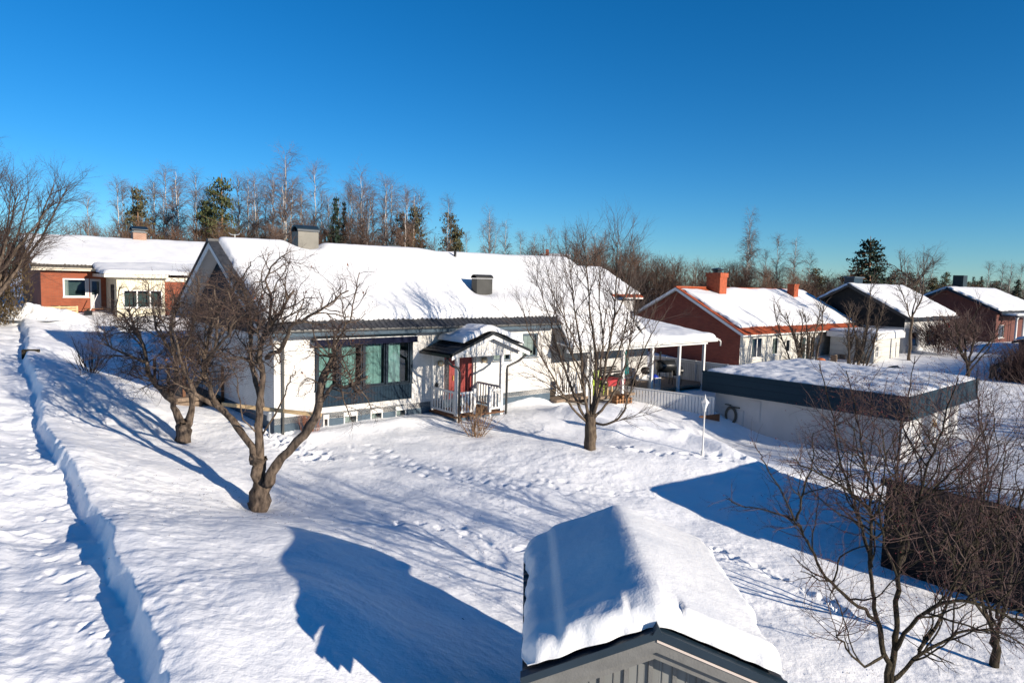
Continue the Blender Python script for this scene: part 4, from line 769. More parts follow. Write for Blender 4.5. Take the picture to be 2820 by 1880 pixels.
for k in range(9):
    rr = .22 + .02 * k % .07 + R.uniform(-.02, .02); o = R.uniform(-.02, .02)
    hs_.tube([(-.03 - .02 * (k % 3), rr * cos(a * pi / 12), (rr + .12) * sin(a * pi / 12) + o) for a in range(25)], [.034] * 25, 6)
hs_.tube([(-.04, -.2, -.3), (-.06, -.3, -.6), (-.08, -.1, -.75), (-.06, .2, -.7), (-.04, .25, -.2)], [.02] * 5, 6)
hh = tag(hs_.build('hose_coil', 'hose', None, True), 'coiled garden hose hanging on the shaded garage wall', 'hose'); hh.location = Gw(.36, 7.55, 1.05); hh.rotation_euler = (0, 0, GR)
t = thing('edging_board', 'dark board poking from the snow at the foot of the picket fence', 'board', l2w(18.6, -4.9, -1.25), FR); MB().prism([(-.9, .35, .1), (.2, .0, -.15), (.2, 0, .2), (-.9, .35, .16)], (.05, .05, 0)).build('board', 'bwood', t)

# ------------------------------------------------------------------ lamps and posts
def lantern(label, x, y, h, mt='white'):
    z = gz(x, y); t = thing('lamp_post', label, 'lamp post', (x, y, z - .2), .5)
    MB().lathe((0, 0, 0), [(.06, 0), (.06, .35), (.03, .4), (.025, h - .35), (.05, h - .33), (.05, h - .28)], 10).build('pole', mt, t, True)
    MB().lathe((0, 0, h - .28), [(.04, 0), (.12, .22), (.12, .24)], 6).build('lantern_glass', 'frost', t)
    m = MB().lathe((0, 0, h - .04), [(.16, 0), (.05, .12), (.03, .14), (.02, .2), (.004, .28)], 6)
    for k in range(6): a = k * pi / 3; m.tube([(.04 * cos(a), .04 * sin(a), h * 0 - .24), (.12 * cos(a), .12 * sin(a), 0 - .02)], [.007] * 2, 4) if False else None
    m.build('lantern_cap', mt, t); return t
p = gh(1934, 1255, 1.2); lantern('white lantern lamp post standing on the snow bank before the garage', p[0], p[1], 2.05)
p = gh(742, 1198); t = thing('path_light', 'short galvanised path light at the house corner', 'garden lamp', (p[0], p[1], gz(p[0], p[1]) - .1), 0)
MB().tube([(0, 0, 0), (0, 0, .62)], [.022, .022], 8, True).build('pole', 'galv', t); MB().lathe((0, 0, .6), [(.08, 0), (.085, .02), (.075, .22), (.09, .23), (.08, .27), (.01, .3)], 12).build('lamp_head', 'galv', t, True)
a = atY(612, 1112, G2[1] + 1.0); b2 = atY(885, 1143, G2[1] + .6); t = thing('wooden_rail', 'long pale wooden rail slung through the big apple tree', 'wooden rail', a, 0)
MB().beam((0, 0, 0), tuple(b2 - a), .06, .09).build('rail', 'lwood', t)
p = gh(85, 968, 3.5); t = thing('post_stub', 'mossy post end poking out of the snow bank by the path', 'post', (p[0], p[1], gz(p[0], p[1]) + .0), .4); MB().box(-.3, .3, -.12, .12, -.3, .09).build('post', 'bark4', t)
p = atz(512, 1122, 1.95); t = thing('planter_box', 'brown slatted wooden planter box below the side deck', 'planter', (p[0], p[1], p[2] - .05), FR)
m = MB(); [m.box(-.45, .45, -.45, .45, z, z + .14) for z in (.02, .19, .36)]; m.build('slats', 'wood', t); [box('post', 'wood', t, x - .03, x + .03, y - .03, y + .03, 0, .5) for x in (-.42, .42) for y in (-.42, .42)]
p = atz(2765, 1075, .8); t = thing('dark_hump', 'dark arched tarp sticking out of the shaded snow on the far right', 'tarp', (p[0], p[1], gz(p[0], p[1])), 0)  # dark bent object of unknown kind, modelled as a rough arch
MB().tube([(-.9, 0, .1), (-.85, 0, .75), (-.4, 0, 1.0), (.1, 0, .9), (.45, 0, .6), (.7, 0, .2), (.75, 0, -.2)], [.12, .2, .16, .16, .3, .42, .4], 8, True).build('sheet', 'dark', t, True)

# ------------------------------------------------------------------ dark shed on the right
s0 = atz(2425, 1555, .5); DS = thing('dark_shed', 'low black boarded shed with a flat snow roof behind the crab apple', 'shed', (s0[0], s0[1], 0), FR)
m = MB(); m.box(0, 5.5, -3.6, 0, .2, 2.45); m.build('wall', 'blackb', DS); MB().box(-.1, 5.6, -3.75, .1, 2.45, 2.6).build('roof', 'dark', DS); 
cap('roof_snow', DS, lambda u, v: 2.6 + 0 * u, -.05, 5.55, -3.7, .05, .24, .3, .08, .04, None, 51, .03)

# ------------------------------------------------------------------ foreground grey shed
N = atz(1808, 1745, 3.6); SD = thing('garden_shed', 'grey boarded garden shed in the foreground under thick rounded snow', 'shed', (N[0], N[1], 0), radians(-1.1))
ss = .40; RZ = 3.6; hw = 1.3; Ls = 3.08
m = MB(); m.poly([(-1.0, .22, 1.0), (1.0, .22, 1.0), (1.0, .22, RZ - ss * 1.0 - .12), (0, .22, RZ - .14), (-1.0, .22, RZ - ss * 1.0 - .12)]); m.quad((-1, .22, 1), (-1, Ls - .2, 1), (-1, Ls - .2, RZ - ss - .12), (-1, .22, RZ - ss - .12)); m.quad((1, .22, 1), (1, Ls - .2, 1), (1, Ls - .2, RZ - ss - .12), (1, .22, RZ - ss - .12)); m.poly([(-1.0, Ls - .2, 1.0), (1.0, Ls - .2, 1.0), (1.0, Ls - .2, RZ - ss * 1.0 - .12), (0, Ls - .2, RZ - .14), (-1.0, Ls - .2, RZ - ss * 1.0 - .12)])
m.build('wall', 'grayb', SD)
m = MB()
for i in range(17):
    x = -.98 + i * .1225; zt = RZ - ss * abs(x) - .15
    if i % 2 == 0: m.box(x - .022, x + .022, .195, .22, 1.0, zt)
    else: m.box(x - .004, x + .004, .212, .22, 1.0, zt)
m.build('battens', 'gray', SD)
m = MB()
for s in (-1, 1): m.prism([(0, 0, RZ), (s * hw, 0, RZ - ss * hw), (s * hw, 0, RZ - ss * hw - .05), (0, 0, RZ - .05)], (0, Ls, 0))
for s in (-1, 1):
    for j in range(8):
        a = s * hw * j / 8; b2 = s * hw * (j + 1) / 8
        n = 60
        for i in range(n):
            y0 = Ls * i / n; y1 = Ls * (i + 1) / n; c0 = .018 * max(-.3, sin(i * 2 * pi / 4)); c1 = .018 * max(-.3, sin((i + 1) * 2 * pi / 4))
            m.quad((a, y0, RZ - ss * abs(a) + .025 + c0), (a, y1, RZ - ss * abs(a) + .025 + c1), (b2, y1, RZ - ss * abs(b2) + .045 + c1), (b2, y0, RZ - ss * abs(b2) + .045 + c0))
            m.quad((b2, y0, RZ - ss * abs(b2) + .045 + c0), (b2, y1, RZ - ss * abs(b2) + .045 + c1), (b2, y1, RZ - ss * abs(b2) + .02 + c1), (b2, y0, RZ - ss * abs(b2) + .02 + c0))
m.build('roof', 'tile', SD)
m = MB()
for s in (-1, 1): m.prism([(0, -.05, RZ - .03), (s * (hw + .02), -.05, RZ - .03 - ss * hw), (s * (hw + .02), -.05, RZ + .05 - ss * hw), (0, -.05, RZ + .06)], (0, .12, 0))
m.prism([(-.05, -.07, RZ + .02), (.05, -.07, RZ + .02), (.0, -.07, RZ + .12)], (0, .3, 0)); m.build('verge_flashing', 'bmetal', SD)
m = MB()
for s in (-1, 1): m.prism([(0, -.03, RZ - .17), (s * hw, -.03, RZ - .17 - ss * hw), (s * hw, -.03, RZ - .035 - ss * hw), (0, -.03, RZ - .035)], (0, .05, 0)); m.prism([(0, .03, RZ - .27), (s * (hw - .1), .03, RZ - .27 - ss * (hw - .1)), (s * (hw - .1), .03, RZ - .16 - ss * (hw - .1)), (0, .03, RZ - .16)], (0, .04, 0))
m.build('barge_board', 'gray', SD); m = MB(); m.prism([(0, -.045, RZ - .06), (hw, -.045, RZ - .06 - ss * hw), (hw, -.045, RZ - .035 - ss * hw), (0, -.045, RZ - .035)], (0, .03, 0)); m.build('trim', 'pink', SD)
zsh = lambda u, v: RZ + .05 - ss * (np.sqrt(u ** 2 + .008) - .09)
def smod(u, v):
    q = 1 + .05 * fbm(u, v, 1.2, 2, 2); q *= 1 - .22 * sst(-.88, -.98, u); q += .0
    q *= 1 - .25 * np.exp(-((v - .0) / .25) ** 2) * (np.abs(u) < .3)
    return q + .10 * np.exp(-((v - .32) / .16) ** 2) * (u < .1)
cap('roof_snow', SD, zsh, -1.27, 1.27, .03, Ls - .02, .27, .13, .03, .05, smod, 61, .014, .012)

# ------------------------------------------------------------------ bare trees
def rot(d, ang, rng):                # d tilted by ang towards a random side
    up = (0, 0, 1) if abs(d[2]) < .9 else (1, 0, 0); x = norm(cross(d, up)); y = cross(d, x); a = rng.uniform(0, 2 * pi); c, e = cos(a) * sin(ang), sin(a) * sin(ang); k = cos(ang)
    return norm((d[0] * k + x[0] * c + y[0] * e, d[1] * k + x[1] * c + y[1] * e, d[2] * k + x[2] * c + y[2] * e))
class Tree:
    def __init__(s, seed, P): s.rng = random.Random(seed); s.P = P; s.trunk = MB(); s.trunk.rough = True; s.twig = MB(); s.tips = []; s.n = 0
    def children(s, pts, rad, L, lev, t0=.15):
        P = s.P; rng = s.rng
        if lev >= P['lev']: return
        n = L * P['dens'][lev]; n = int(n) + (rng.random() < n - int(n)); m = len(pts) - 1
        for _ in range(n):
            t = t0 + (1 - t0) * rng.random() ** P.get('tp', .8); f = t * m; i = min(m - 1, int(f)); f -= i
            p = tuple(pts[i][k] * (1 - f) + pts[i + 1][k] * f for k in range(3)); d = norm(tuple(pts[i + 1][k] - pts[i][k] for k in range(3)))
            l = P['len'][lev] * rng.uniform(.45, 1.25) * (1.15 - .6 * t); c = P.get('lim')
            q = rot(d, rng.uniform(*P['ang']), rng)
            if c:
                e = sqrt(sum(((p[k] + q[k] * l - c[k]) / c[3 + k]) ** 2 for k in range(3)))
                if e > 1: l *= max(.25, 1 - (e - 1) * 1.6)
            r = min((rad[i] * (1 - f) + rad[i + 1] * f) * .7, P['rad'][lev])
            s.grow(p, q, l, r, lev + 1)
    def grow(s, p, d, L, r, lev):
        P = s.P; rng = s.rng; n = max(2, int(L / P['seg'][min(lev, len(P['seg']) - 1)])); st = L / n; pts = [p]; w = P['wig'][min(lev, len(P['wig']) - 1)]; tr = P['trop'][min(lev, len(P['trop']) - 1)]
        for i in range(n):
            d = norm((d[0] + rng.gauss(0, w), d[1] + rng.gauss(0, w), d[2] + rng.gauss(0, w) + tr)); p = (p[0] + d[0] * st, p[1] + d[1] * st, p[2] + d[2] * st); pts.append(p)
        re = P.get('rend', .35); rad = [r * (1 - (1 - re) * i / n) for i in range(n + 1)]; s.n += n
        thick = r > P.get('thick', .012); (s.trunk if thick else s.twig).tube(pts, rad, 5 if thick else 3)
        s.children(pts, rad, L, lev)
        if lev >= P['lev']: s.tips.append(pts[-1])
    def limb(s, pts, r0, r1, sub=3, wob=.02, lev=0, t0=.12, knots=.12, k=8):
        rng = s.rng; out = []; n = len(pts)
        for i in range(n - 1):
            p0 = pts[max(0, i - 1)]; p1 = pts[i]; p2 = pts[i + 1]; p3 = pts[min(n - 1, i + 2)]
            for j in range(sub):
                t = j / sub; out.append(tuple(.5 * (2 * p1[c] + (p2[c] - p0[c]) * t + (2 * p0[c] - 5 * p1[c] + 4 * p2[c] - p3[c]) * t * t + (3 * p1[c] - p0[c] - 3 * p2[c] + p3[c]) * t ** 3) + (rng.gauss(0, wob) if i + j else 0) for c in range(3)))
        out.append(tuple(pts[-1])); m = len(out) - 1; rad = [(r0 + (r1 - r0) * (i / m) ** .8) * (1 + rng.uniform(-knots, knots)) for i in range(m + 1)]
        s.trunk.tube(out, rad, k, True); L = sum(sqrt(sum((a[c] - b[c]) ** 2 for c in range(3))) for a, b in zip(out, out[1:])); s.children(out, rad, L, lev, t0); return out
    def out(s, base, name, label, bark, twig, group=None, crown='crown'):
        t = thing(name, label, 'tree' if 'tree' in name or name in ('birch', 'pine', 'spruce') else 'shrub', base, 0, group)
        for m in (s.trunk, s.twig): m.v = [(v[0] - base[0], v[1] - base[1], v[2] - base[2]) for v in m.v]
        if s.trunk.v: s.trunk.build('trunk', bark, t, True)
        if s.twig.v: s.twig.build(crown, twig, t, False)
        s.root = t; print(label[:40], s.n); return t
def px(base, Y, *pts):               # limb drawn from photo pixels, each (x, y[, metres nearer/farther])
    return [tuple(atY(p[0], p[1], Y + (p[2] if len(p) > 2 else 0))) for p in pts]

# big apple tree in front of the house
b = (G2[0], G2[1], G2[2] - .1)
P = dict(lev=4, dens=[5.4, 7.0, 8.5, 4], len=[1.55, .78, .36, .13], ang=(.5, 1.3), rad=[.021, .0105, .0068, .005], seg=[.14, .12, .10, .09], wig=[.2, .26, .3, .35], trop=[.03, .045, .06, .05], thick=.014, lim=(-5.4, G2[1], 5.0, 3.0, 2.2, 2.4))
T = Tree(11, P); Y = G2[1]
T.limb([(b[0], b[1], b[2] - .2)] + px(b, Y, (717, 1360), (712, 1290), (716, 1255)), .23, .17, 4, .03, lev=9, knots=.2, k=12)
T.limb(px(b, Y, (700, 1275), (694, 1230), (640, 1155, .2), (600, 1120, .4), (575, 1060, .5), (560, 1000, .6), (575, 930, .8), (600, 850, .9)), .11, .028, t0=.42)
T.limb(px(b, Y, (600, 1120, .4), (540, 1080, .2), (510, 1030, 0), (490, 960, -.3), (470, 890, -.5)), .07, .02)
T.limb(px(b, Y, (716, 1290), (712, 1200), (716, 1120), (722, 1040), (716, 960, -.2), (740, 900, -.3), (770, 860, -.4), (810, 800, -.5)), .12, .025, t0=.4)
T.limb(px(b, Y, (718, 1120), (704, 1050, .3), (690, 985, .5), (692, 900, .8), (680, 830, 1.0), (650, 760, 1.1)), .085, .02, t0=.2)
T.limb(px(b, Y, (735, 1335, -.1), (760, 1280, -.15), (820, 1215, -.2), (868, 1150, -.3), (882, 1080, -.3), (888, 1040, -.3), (910, 995, -.3), (917, 975, -.3)), .13, .075, t0=.6, knots=.1)
T.limb(px(b, Y, (882, 1110, -.3), (920, 1060, -.5), (955, 1065, -.7), (985, 1050, -.8), (1010, 1035, -.9)), .05, .03)
T.limb(px(b, Y, (915, 985, -.3), (935, 930, -.4), (960, 880, -.5), (975, 820, -.5), (990, 750, -.5)), .03, .01)
T.limb(px(b, Y, (735, 985, -.1), (780, 955, -.6), (800, 905, -1.0), (850, 870, -1.3), (900, 840, -1.5), (960, 800, -1.6)), .06, .015)
T.limb(px(b, Y, (720, 1200), (775, 1110, -.3), (800, 1050, -.4), (814, 1022, -.45)), .025, .012, lev=2)
T.limb(px(b, Y, (740, 900, -.3), (745, 830, -.2), (735, 770, -.1), (760, 720, 0), (800, 690, 0)), .04, .01)
T.limb(px(b, Y, (600, 850, .9), (640, 800, .6), (670, 760, .4), (690, 720, .2)), .035, .01)
T.limb(px(b, Y, (560, 1000, .6), (600, 950, -.2), (640, 900, -.8), (640, 840, -1.2), (620, 790, -1.4)), .045, .012)
T.limb(px(b, Y, (712, 1200), (670, 1150, -.3), (655, 1080, -.4), (645, 1020, -.5), (600, 960, -.6)), .022, .008, lev=1)
t = T.out(b, 'apple_tree', 'large gnarled leafless apple tree with a forked trunk before the house corner', 'bark', 'twig')
m = MB(); rr = random.Random(5)
for _ in range(46):
    q = rr.choice(T.tips)
    if q[2] < 4.3: continue
    q = (q[0] - b[0], q[1] - b[1], q[2] - b[2]); s = rr.uniform(.02, .045)
    for _k in range(2): d = rot((0, 0, -1), rr.uniform(.1, .9), rr); e = rot(d, 1.4, rr); m.quad(q, (q[0] + d[0] * s + e[0] * s * .5, q[1] + d[1] * s + e[1] * s * .5, q[2] + d[2] * s), (q[0] + d[0] * 2 * s, q[1] + d[1] * 2 * s, q[2] + d[2] * 2 * s), (q[0] + d[0] * s - e[0] * s * .5, q[1] + d[1] * s - e[1] * s * .5, q[2] + d[2] * s))
m.build('dry_leaves', 'leaf', t)
# smaller apple tree behind it
b = (G1[0], G1[1], G1[2] - .08); Y = G1[1]
P = dict(lev=4, dens=[6.6, 8, 9, 4], len=[1.6, .85, .4, .15], ang=(.5, 1.3), rad=[.022, .0115, .0076, .0058], seg=[.17, .15, .13, .12], wig=[.2, .26, .3, .35], trop=[.02, .04, .06, .05], thick=.016, lim=(-10.0, G1[1], 4.6, 3.0, 2.3, 2.35))
T = Tree(12, P)
T.limb([(b[0], b[1], b[2] - .2)] + px(b, Y, (506, 1185), (508, 1160)), .22, .2, 3, .02, lev=9, k=10)
T.limb(px(b, Y, (500, 1175), (482, 1130), (470, 1100), (440, 1070, .2), (410, 1030, .3), (405, 1000, .4), (395, 950, .5), (370, 900, .6), (350, 850, .6)), .13, .03, t0=.35)
T.limb(px(b, Y, (515, 1175), (530, 1130), (525, 1080, -.2), (490, 1050, -.3), (480, 980, -.4), (470, 900, -.5), (500, 830, -.5)), .12, .03, t0=.3)
T.limb(px(b, Y, (525, 1080, -.2), (560, 1030, -.6), (590, 960, -.9), (600, 880, -1.0), (590, 790, -1.0)), .07, .02)
T.limb(px(b, Y, (470, 1100), (490, 1010, .6), (520, 930, .8), (540, 850, .9), (545, 760, 1.0)), .07, .02)
T.limb(px(b, Y, (405, 1000, .4), (340, 975, .2), (300, 950, .1), (285, 920, 0)), .045, .015)
T.limb(px(b, Y, (395, 950, .5), (350, 890, .9), (320, 840, 1.0), (330, 790, 1.0)), .04, .012)
T.limb(px(b, Y, (480, 980, -.4), (430, 900, -.9), (420, 830, -1.2), (400, 770, -1.3)), .045, .012)
T.out(b, 'apple_tree', 'smaller gnarled apple tree with a low V fork, standing by the side deck', 'bark', 'twig')
# upright bare tree beside the porch
b = (G3[0], G3[1], G3[2] - .08); Y = G3[1]
P = dict(lev=3, dens=[4.4, 5.6, 5.5], len=[1.8, .8, .36], ang=(.35, .8), rad=[.016, .0085, .0062], seg=[.2, .16, .13], wig=[.07, .09, .12], trop=[.06, .06, .05], thick=.016, rend=.4)
T = Tree(13, P)
T.limb([(b[0], b[1], b[2] - .2)] + px(b, Y, (1627, 1200), (1627, 1165), (1626, 1140)), .19, .16, 3, .01, lev=9, knots=.04, k=12)
def L3(r, *pts, **k): T.limb(px(b, Y, *[(p[0], 1150 - (1150 - p[1]) * .90, *p[2:]) for p in pts]), r * .68, .008, 4, .012, knots=.05, k=7, **k)
L3(.085, (1618, 1160), (1590, 1105), (1560, 1020, .3), (1535, 930, .6), (1515, 850, .8), (1490, 770, 1.0), (1472, 715, 1.1))
L3(.09, (1622, 1150), (1606, 1060, -.3), (1600, 950, -.5), (1585, 840, -.7), (1575, 740, -.8), (1566, 640, -.8))
L3(.10, (1628, 1145), (1640, 1060), (1641, 960, .1), (1628, 850, .2), (1620, 750, .3), (1612, 650, .3), (1606, 610, .3))
L3(.09, (1632, 1145), (1655, 1060, -.2), (1672, 960, -.4), (1690, 850, -.6), (1697, 750, -.6), (1700, 650, -.6), (1696, 612, -.6))
L3(.075, (1636, 1150), (1680, 1095, .3), (1712, 1020, .5), (1735, 920, .8), (1752, 820, 1.0), (1760, 750, 1.1))
L3(.07, (1636, 1165), (1670, 1170, -.3), (1712, 1140, -.5), (1735, 1070, -.7), (1765, 970, -.9), (1800, 880, -1.0), (1830, 840, -1.0))
L3(.07, (1618, 1165), (1575, 1120, -.3), (1535, 1050, -.6), (1490, 960, -.9), (1455, 880, -1.1), (1440, 820, -1.2))
L3(.06, (1626, 1140), (1620, 1040, .6), (1560, 930, 1.1), (1530, 830, 1.4), (1525, 740, 1.5))
L3(.06, (1630, 1140), (1650, 1030, .8), (1660, 900, 1.3), (1650, 780, 1.5), (1655, 680, 1.6), (1650, 630, 1.6))
L3(.05, (1606, 1060, -.3), (1580, 980, -1.0), (1560, 880, -1.5), (1545, 780, -1.7)); L3(.05, (1655, 1060, -.2), (1700, 960, -1.1), (1725, 860, -1.6), (1735, 760, -1.8))
L3(.035, (1612, 1110), (1560, 1090, -.5), (1500, 1040, -.8), (1440, 1010, -1.0)); L3(.035, (1600, 950, -.5), (1555, 850, -.9), (1520, 760, -1.0), (1505, 690, -1.0))
L3(.04, (1690, 850, -.6), (1725, 770, -.8), (1740, 700, -.9), (1737, 650, -.9)); L3(.03, (1735, 920, .8), (1790, 850, 1.0), (1810, 790, 1.1))
T.out(b, 'bare_tree', 'upright leafless tree with a single smooth trunk between porch and terrace', 'bark3', 'twig3')
# crab apple at the right edge
bz = gz(5.5, 9.4); b = (5.5, 9.4, bz - .1); Y = 9.4
P = dict(lev=4, dens=[7, 6.4, 5.5, 3], len=[2.1, 1.0, .34, .09], ang=(.4, 1.2), rad=[.016, .0085, .0056, .004], seg=[.13, .10, .08, .06], wig=[.12, .16, .2, .25], trop=[.05, .04, .03, .0], thick=.009, tp=.7, lim=(5.9, 9.4, 3.9, 2.2, 1.9, 1.9))
T = Tree(14, P); q0 = tuple(w - b_ for w, b_ in zip((b[0], b[1], b[2] - .2), (0, 0, 0)))
def L4(r, *pts, r1=.008, t0=.12, lev=0): T.limb(px(b, Y, *pts), r * .62, r1 * .7, 4, .012, lev, t0, .08, 8)
T.limb([q0] + px(b, Y, (2452, 1940), (2450, 1890)), .13, .12, 3, .01, lev=9, k=10)
L4(.072, (2447, 1900), (2436, 1800), (2415, 1700), (2400, 1600), (2397, 1500, .1), (2396, 1400, .2), (2380, 1280, .3), (2360, 1150, .4), (2330, 1020, .5), t0=.3)
L4(.080, (2455, 1900), (2463, 1780), (2470, 1680), (2474, 1570, -.1), (2490, 1490, -.2), (2530, 1380, -.3), (2560, 1270, -.4), (2600, 1160, -.5), (2640, 1040, -.5), t0=.3)
L4(.045, (2424, 1722), (2380, 1680, -.2), (2320, 1635, -.3), (2262, 1570, -.4), (2235, 1510, -.5), (2192, 1432, -.6), (2150, 1350, -.7), (2110, 1280, -.8), (2080, 1230, -.8), r1=.007)
L4(.028, (2192, 1432, -.6), (2215, 1350, -.6), (2235, 1270, -.6), (2240, 1190, -.6)); L4(.022, (2192, 1432, -.6), (2120, 1405, -.5), (2050, 1395, -.4), (2000, 1372, -.4))
L4(.045, (2400, 1560), (2378, 1470, .3), (2350, 1370, .6), (2310, 1250, .8), (2290, 1120, .9), (2255, 1000, 1.0))
L4(.045, (2474, 1570), (2500, 1500, .5), (2480, 1380, .9), (2470, 1240, 1.1), (2500, 1100, 1.2), (2520, 980, 1.2))
L4(.05, (2466, 1790), (2530, 1700, -.4), (2610, 1655, -.6), (2700, 1665, -.7), (2790, 1700, -.8), (2860, 1720, -.8), r1=.02)
L4(.05, (2460, 1870), (2540, 1800, .3), (2640, 1745, .5), (2740, 1735, .6), (2850, 1790, .7), r1=.015)
L4(.045, (2530, 1790, .3), (2590, 1700, .6), (2640, 1580, .8), (2690, 1450, 1.0), (2710, 1300, 1.2), (2740, 1150, 1.2))
L4(.04, (2396, 1400, .2), (2330, 1350, -.3), (2250, 1300, -.6), (2180, 1260, -.8)); L4(.035, (2436, 1800), (2380, 1830, -.5), (2320, 1770, -.7), (2305, 1735, -.7), r1=.012)
L4(.03, (2474, 1600), (2440, 1500, -.5), (2420, 1400, -.9), (2440, 1290, -1.1), (2430, 1180, -1.1)); L4(.03, (2530, 1380, -.3), (2590, 1330, -.8), (2660, 1260, -1.0), (2720, 1160, -1.1))
t = T.out(b, 'crab_apple_tree', 'bare crab apple tree with tiny dark berries filling the right foreground', 'bark4', 'twig4')
m = MB(); rr = random.Random(9)
for q in rr.sample(T.tips, min(len(T.tips), 1500)):
    q = (q[0] - b[0], q[1] - b[1], q[2] - b[2] - .012); s = rr.uniform(.006, .010); n = len(m.v)
    m.v += [(q[0], q[1], q[2] + s), (q[0] + s, q[1], q[2]), (q[0], q[1] + s, q[2]), (q[0] - s, q[1], q[2]), (q[0], q[1] - s, q[2]), (q[0], q[1], q[2] - s)]
    m.f += [(n, n + 1, n + 2), (n, n + 2, n + 3), (n, n + 3, n + 4), (n, n + 4, n + 1), (n + 5, n + 2, n + 1), (n + 5, n + 3, n + 2), (n + 5, n + 4, n + 3), (n + 5, n + 1, n + 4)]
bo = m.build('berries', 'berry', t); bo['kind'] = 'stuff'
# second thicket-like tree at the frame's right edge
b = (8.6, 11.6, gz(8.6, 11.6) - .1); Y = 11.6
P2 = dict(P); P2.update(lim=(8.6, 11.6, 3.4, 2.0, 1.8, 2.3), dens=[6.5, 6, 5.5, 3], len=[2.0, .95, .34, .11]); T = Tree(15, P2)
T.limb([(b[0], b[1], b[2] - .2)] + px(b, Y, (2742, 1790), (2738, 1740)), .075, .065, 3, .01, lev=9)
L4(.06, (2735, 1750), (2705, 1650), (2690, 1540), (2700, 1420), (2720, 1290), (2700, 1150), (2690, 1020), t0=.25)
L4(.06, (2745, 1750), (2780, 1620), (2790, 1480), (2820, 1350), (2840, 1200), (2850, 1050), t0=.25); L4(.05, (2735, 1720), (2660, 1620, -.5), (2610, 1500, -.8), (2580, 1390, -1), (2590, 1260, -1)); L4(.05, (2745, 1700), (2760, 1560, -.8), (2750, 1400, -1.3), (2770, 1240, -1.5)); L4(.045, (2740, 1720), (2700, 1600, .8), (2650, 1460, 1.3), (2640, 1320, 1.5), (2600, 1180, 1.5))
T.out(b, 'crab_apple_tree', 'second dense bare tree at the far right edge before the black shed', 'bark4', 'twig4')

# ------------------------------------------------------------------ shrubs
def shrub(name, label, base, h, w, stems, P, bark, twig, seed, lean=.5, r0=.012, low=0):
    T = Tree(seed, P); rng = T.rng
    for i in range(stems):
        a = rng.uniform(0, 2 * pi); k = rng.random() ** .7; d = norm((cos(a) * lean * k, sin(a) * lean * k, 1)); l = h * rng.uniform(.6, 1.1) * (1 - .25 * k)
        T.grow((base[0] + cos(a) * w * k * .3, base[1] + sin(a) * w * k * .3, base[2] - .1), d, l, r0 * rng.uniform(.7, 1.2), low)
    return T.out(base, name, label, bark, twig)
PS = dict(lev=3, dens=[5, 7, 6], len=[.45, .2, .1], ang=(.3, .9), rad=[.006, .004, .003], seg=[.12, .09, .07], wig=[.1, .13, .18], trop=[.03, .04, .02], thick=.008)
p = G4; shrub('bare_shrub', 'tan leafless shrub with thin upright stems in front of the porch', (p[0], p[1], gz(p[0], p[1])), 1.65, .7, 42, dict(PS, lev=2, dens=[4, 5], len=[.5, .22]), 'tan', 'tan', 21, .6, .011)
p = l2w(1.05, -.45); shrub('bare_shrub', 'rust red twiggy shrub against the slate plinth at the house corner', (p[0], p[1], gz(p[0], p[1])), 1.0, .9, 60, dict(PS, lev=1, dens=[4, 5]), 'redtwig', 'redtwig', 22, .28, .007)
p = gh(246, 1026, 2.6); shrub('bare_shrub', 'dark leafless shrub in the blue shade beyond the snow bank', (p[0], p[1], gz(p[0], p[1])), 1.7, .7, 30, dict(PS, dens=[4, 5, 4], len=[.7, .35, .18]), 'bark4', 'twig4', 23, .85, .016)
PB = dict(lev=3, dens=[4.2, 5, 5], len=[1.2, .6, .3], ang=(.35, .9), rad=[.022, .012, .008], seg=[.3, .24, .2], wig=[.08, .1, .14], trop=[.05, .05, .03], thick=.02)
p = l2w(38.0, -6.5); gp = gz(p[0], p[1])
for k, (u, v, h, lab, sd) in enumerate(((33.6, -1.5, 6.2, 'many stemmed bare tree behind the garage, hiding the brick house window', 31), (37.0, -3.2, 6.8, 'tall many stemmed bare tree behind the garage, before the wide patio window', 32))):
    p = l2w(u, v); shrub('bare_tree', lab, (p[0], p[1], gz(p[0], p[1])), h, 1.6, 9, PB, 'bark3', 'twig3', sd, .42, .07)
def bigtree(label, base, h, seed, P, bark='bark3', twig='twig3', name='bare_tree', tr=.16, fork=.25, limbs=7, spread=.6, lean=(0, 0)):
    T = Tree(seed, P); rng = T.rng; x, y, z = base; hp = h * fork
    T.limb([(x, y, z - .2), (x + lean[0] * .3, y, z + hp * .5), (x + lean[0] * .5, y + lean[1] * .5, z + hp)], tr, tr * .8, 3, .02, lev=9)
    T.limb([(x + lean[0] * .5, y + lean[1] * .5, z + hp), (x + lean[0] * .7 + rng.uniform(-.1, .1) * h, y + lean[1], z + h * .6), (x + lean[0] + rng.uniform(-.1, .1) * h, y + lean[1], z + h * .98)], tr * .7, .015, 6, .03, 0, .1)
    for i in range(limbs):
        a = 2 * pi * (i + rng.uniform(-.3, .3)) / limbs; zz = z + hp * rng.uniform(.8, 1.8); k = spread * h * rng.uniform(.28, .5)
        T.limb([(x + lean[0] * .5, y + lean[1] * .5, zz), (x + lean[0] * .6 + cos(a) * k * .55, y + sin(a) * k * .55, zz + (z + h - zz) * .35), (x + lean[0] * .8 + cos(a) * k, y + sin(a) * k, zz + (z + h - zz) * rng.uniform(.6, .9))], tr * .5, .012, 6, .03, 0, .1)
    return T.out(base, name, label, bark, twig)
PM = dict(lev=3, dens=[3.4, 4.6, 5], len=[1.7, .9, .45], ang=(.35, .85), rad=[.026, .013, .009], seg=[.35, .25, .2], wig=[.08, .1, .14], trop=[.04, .03, .02], thick=.03)
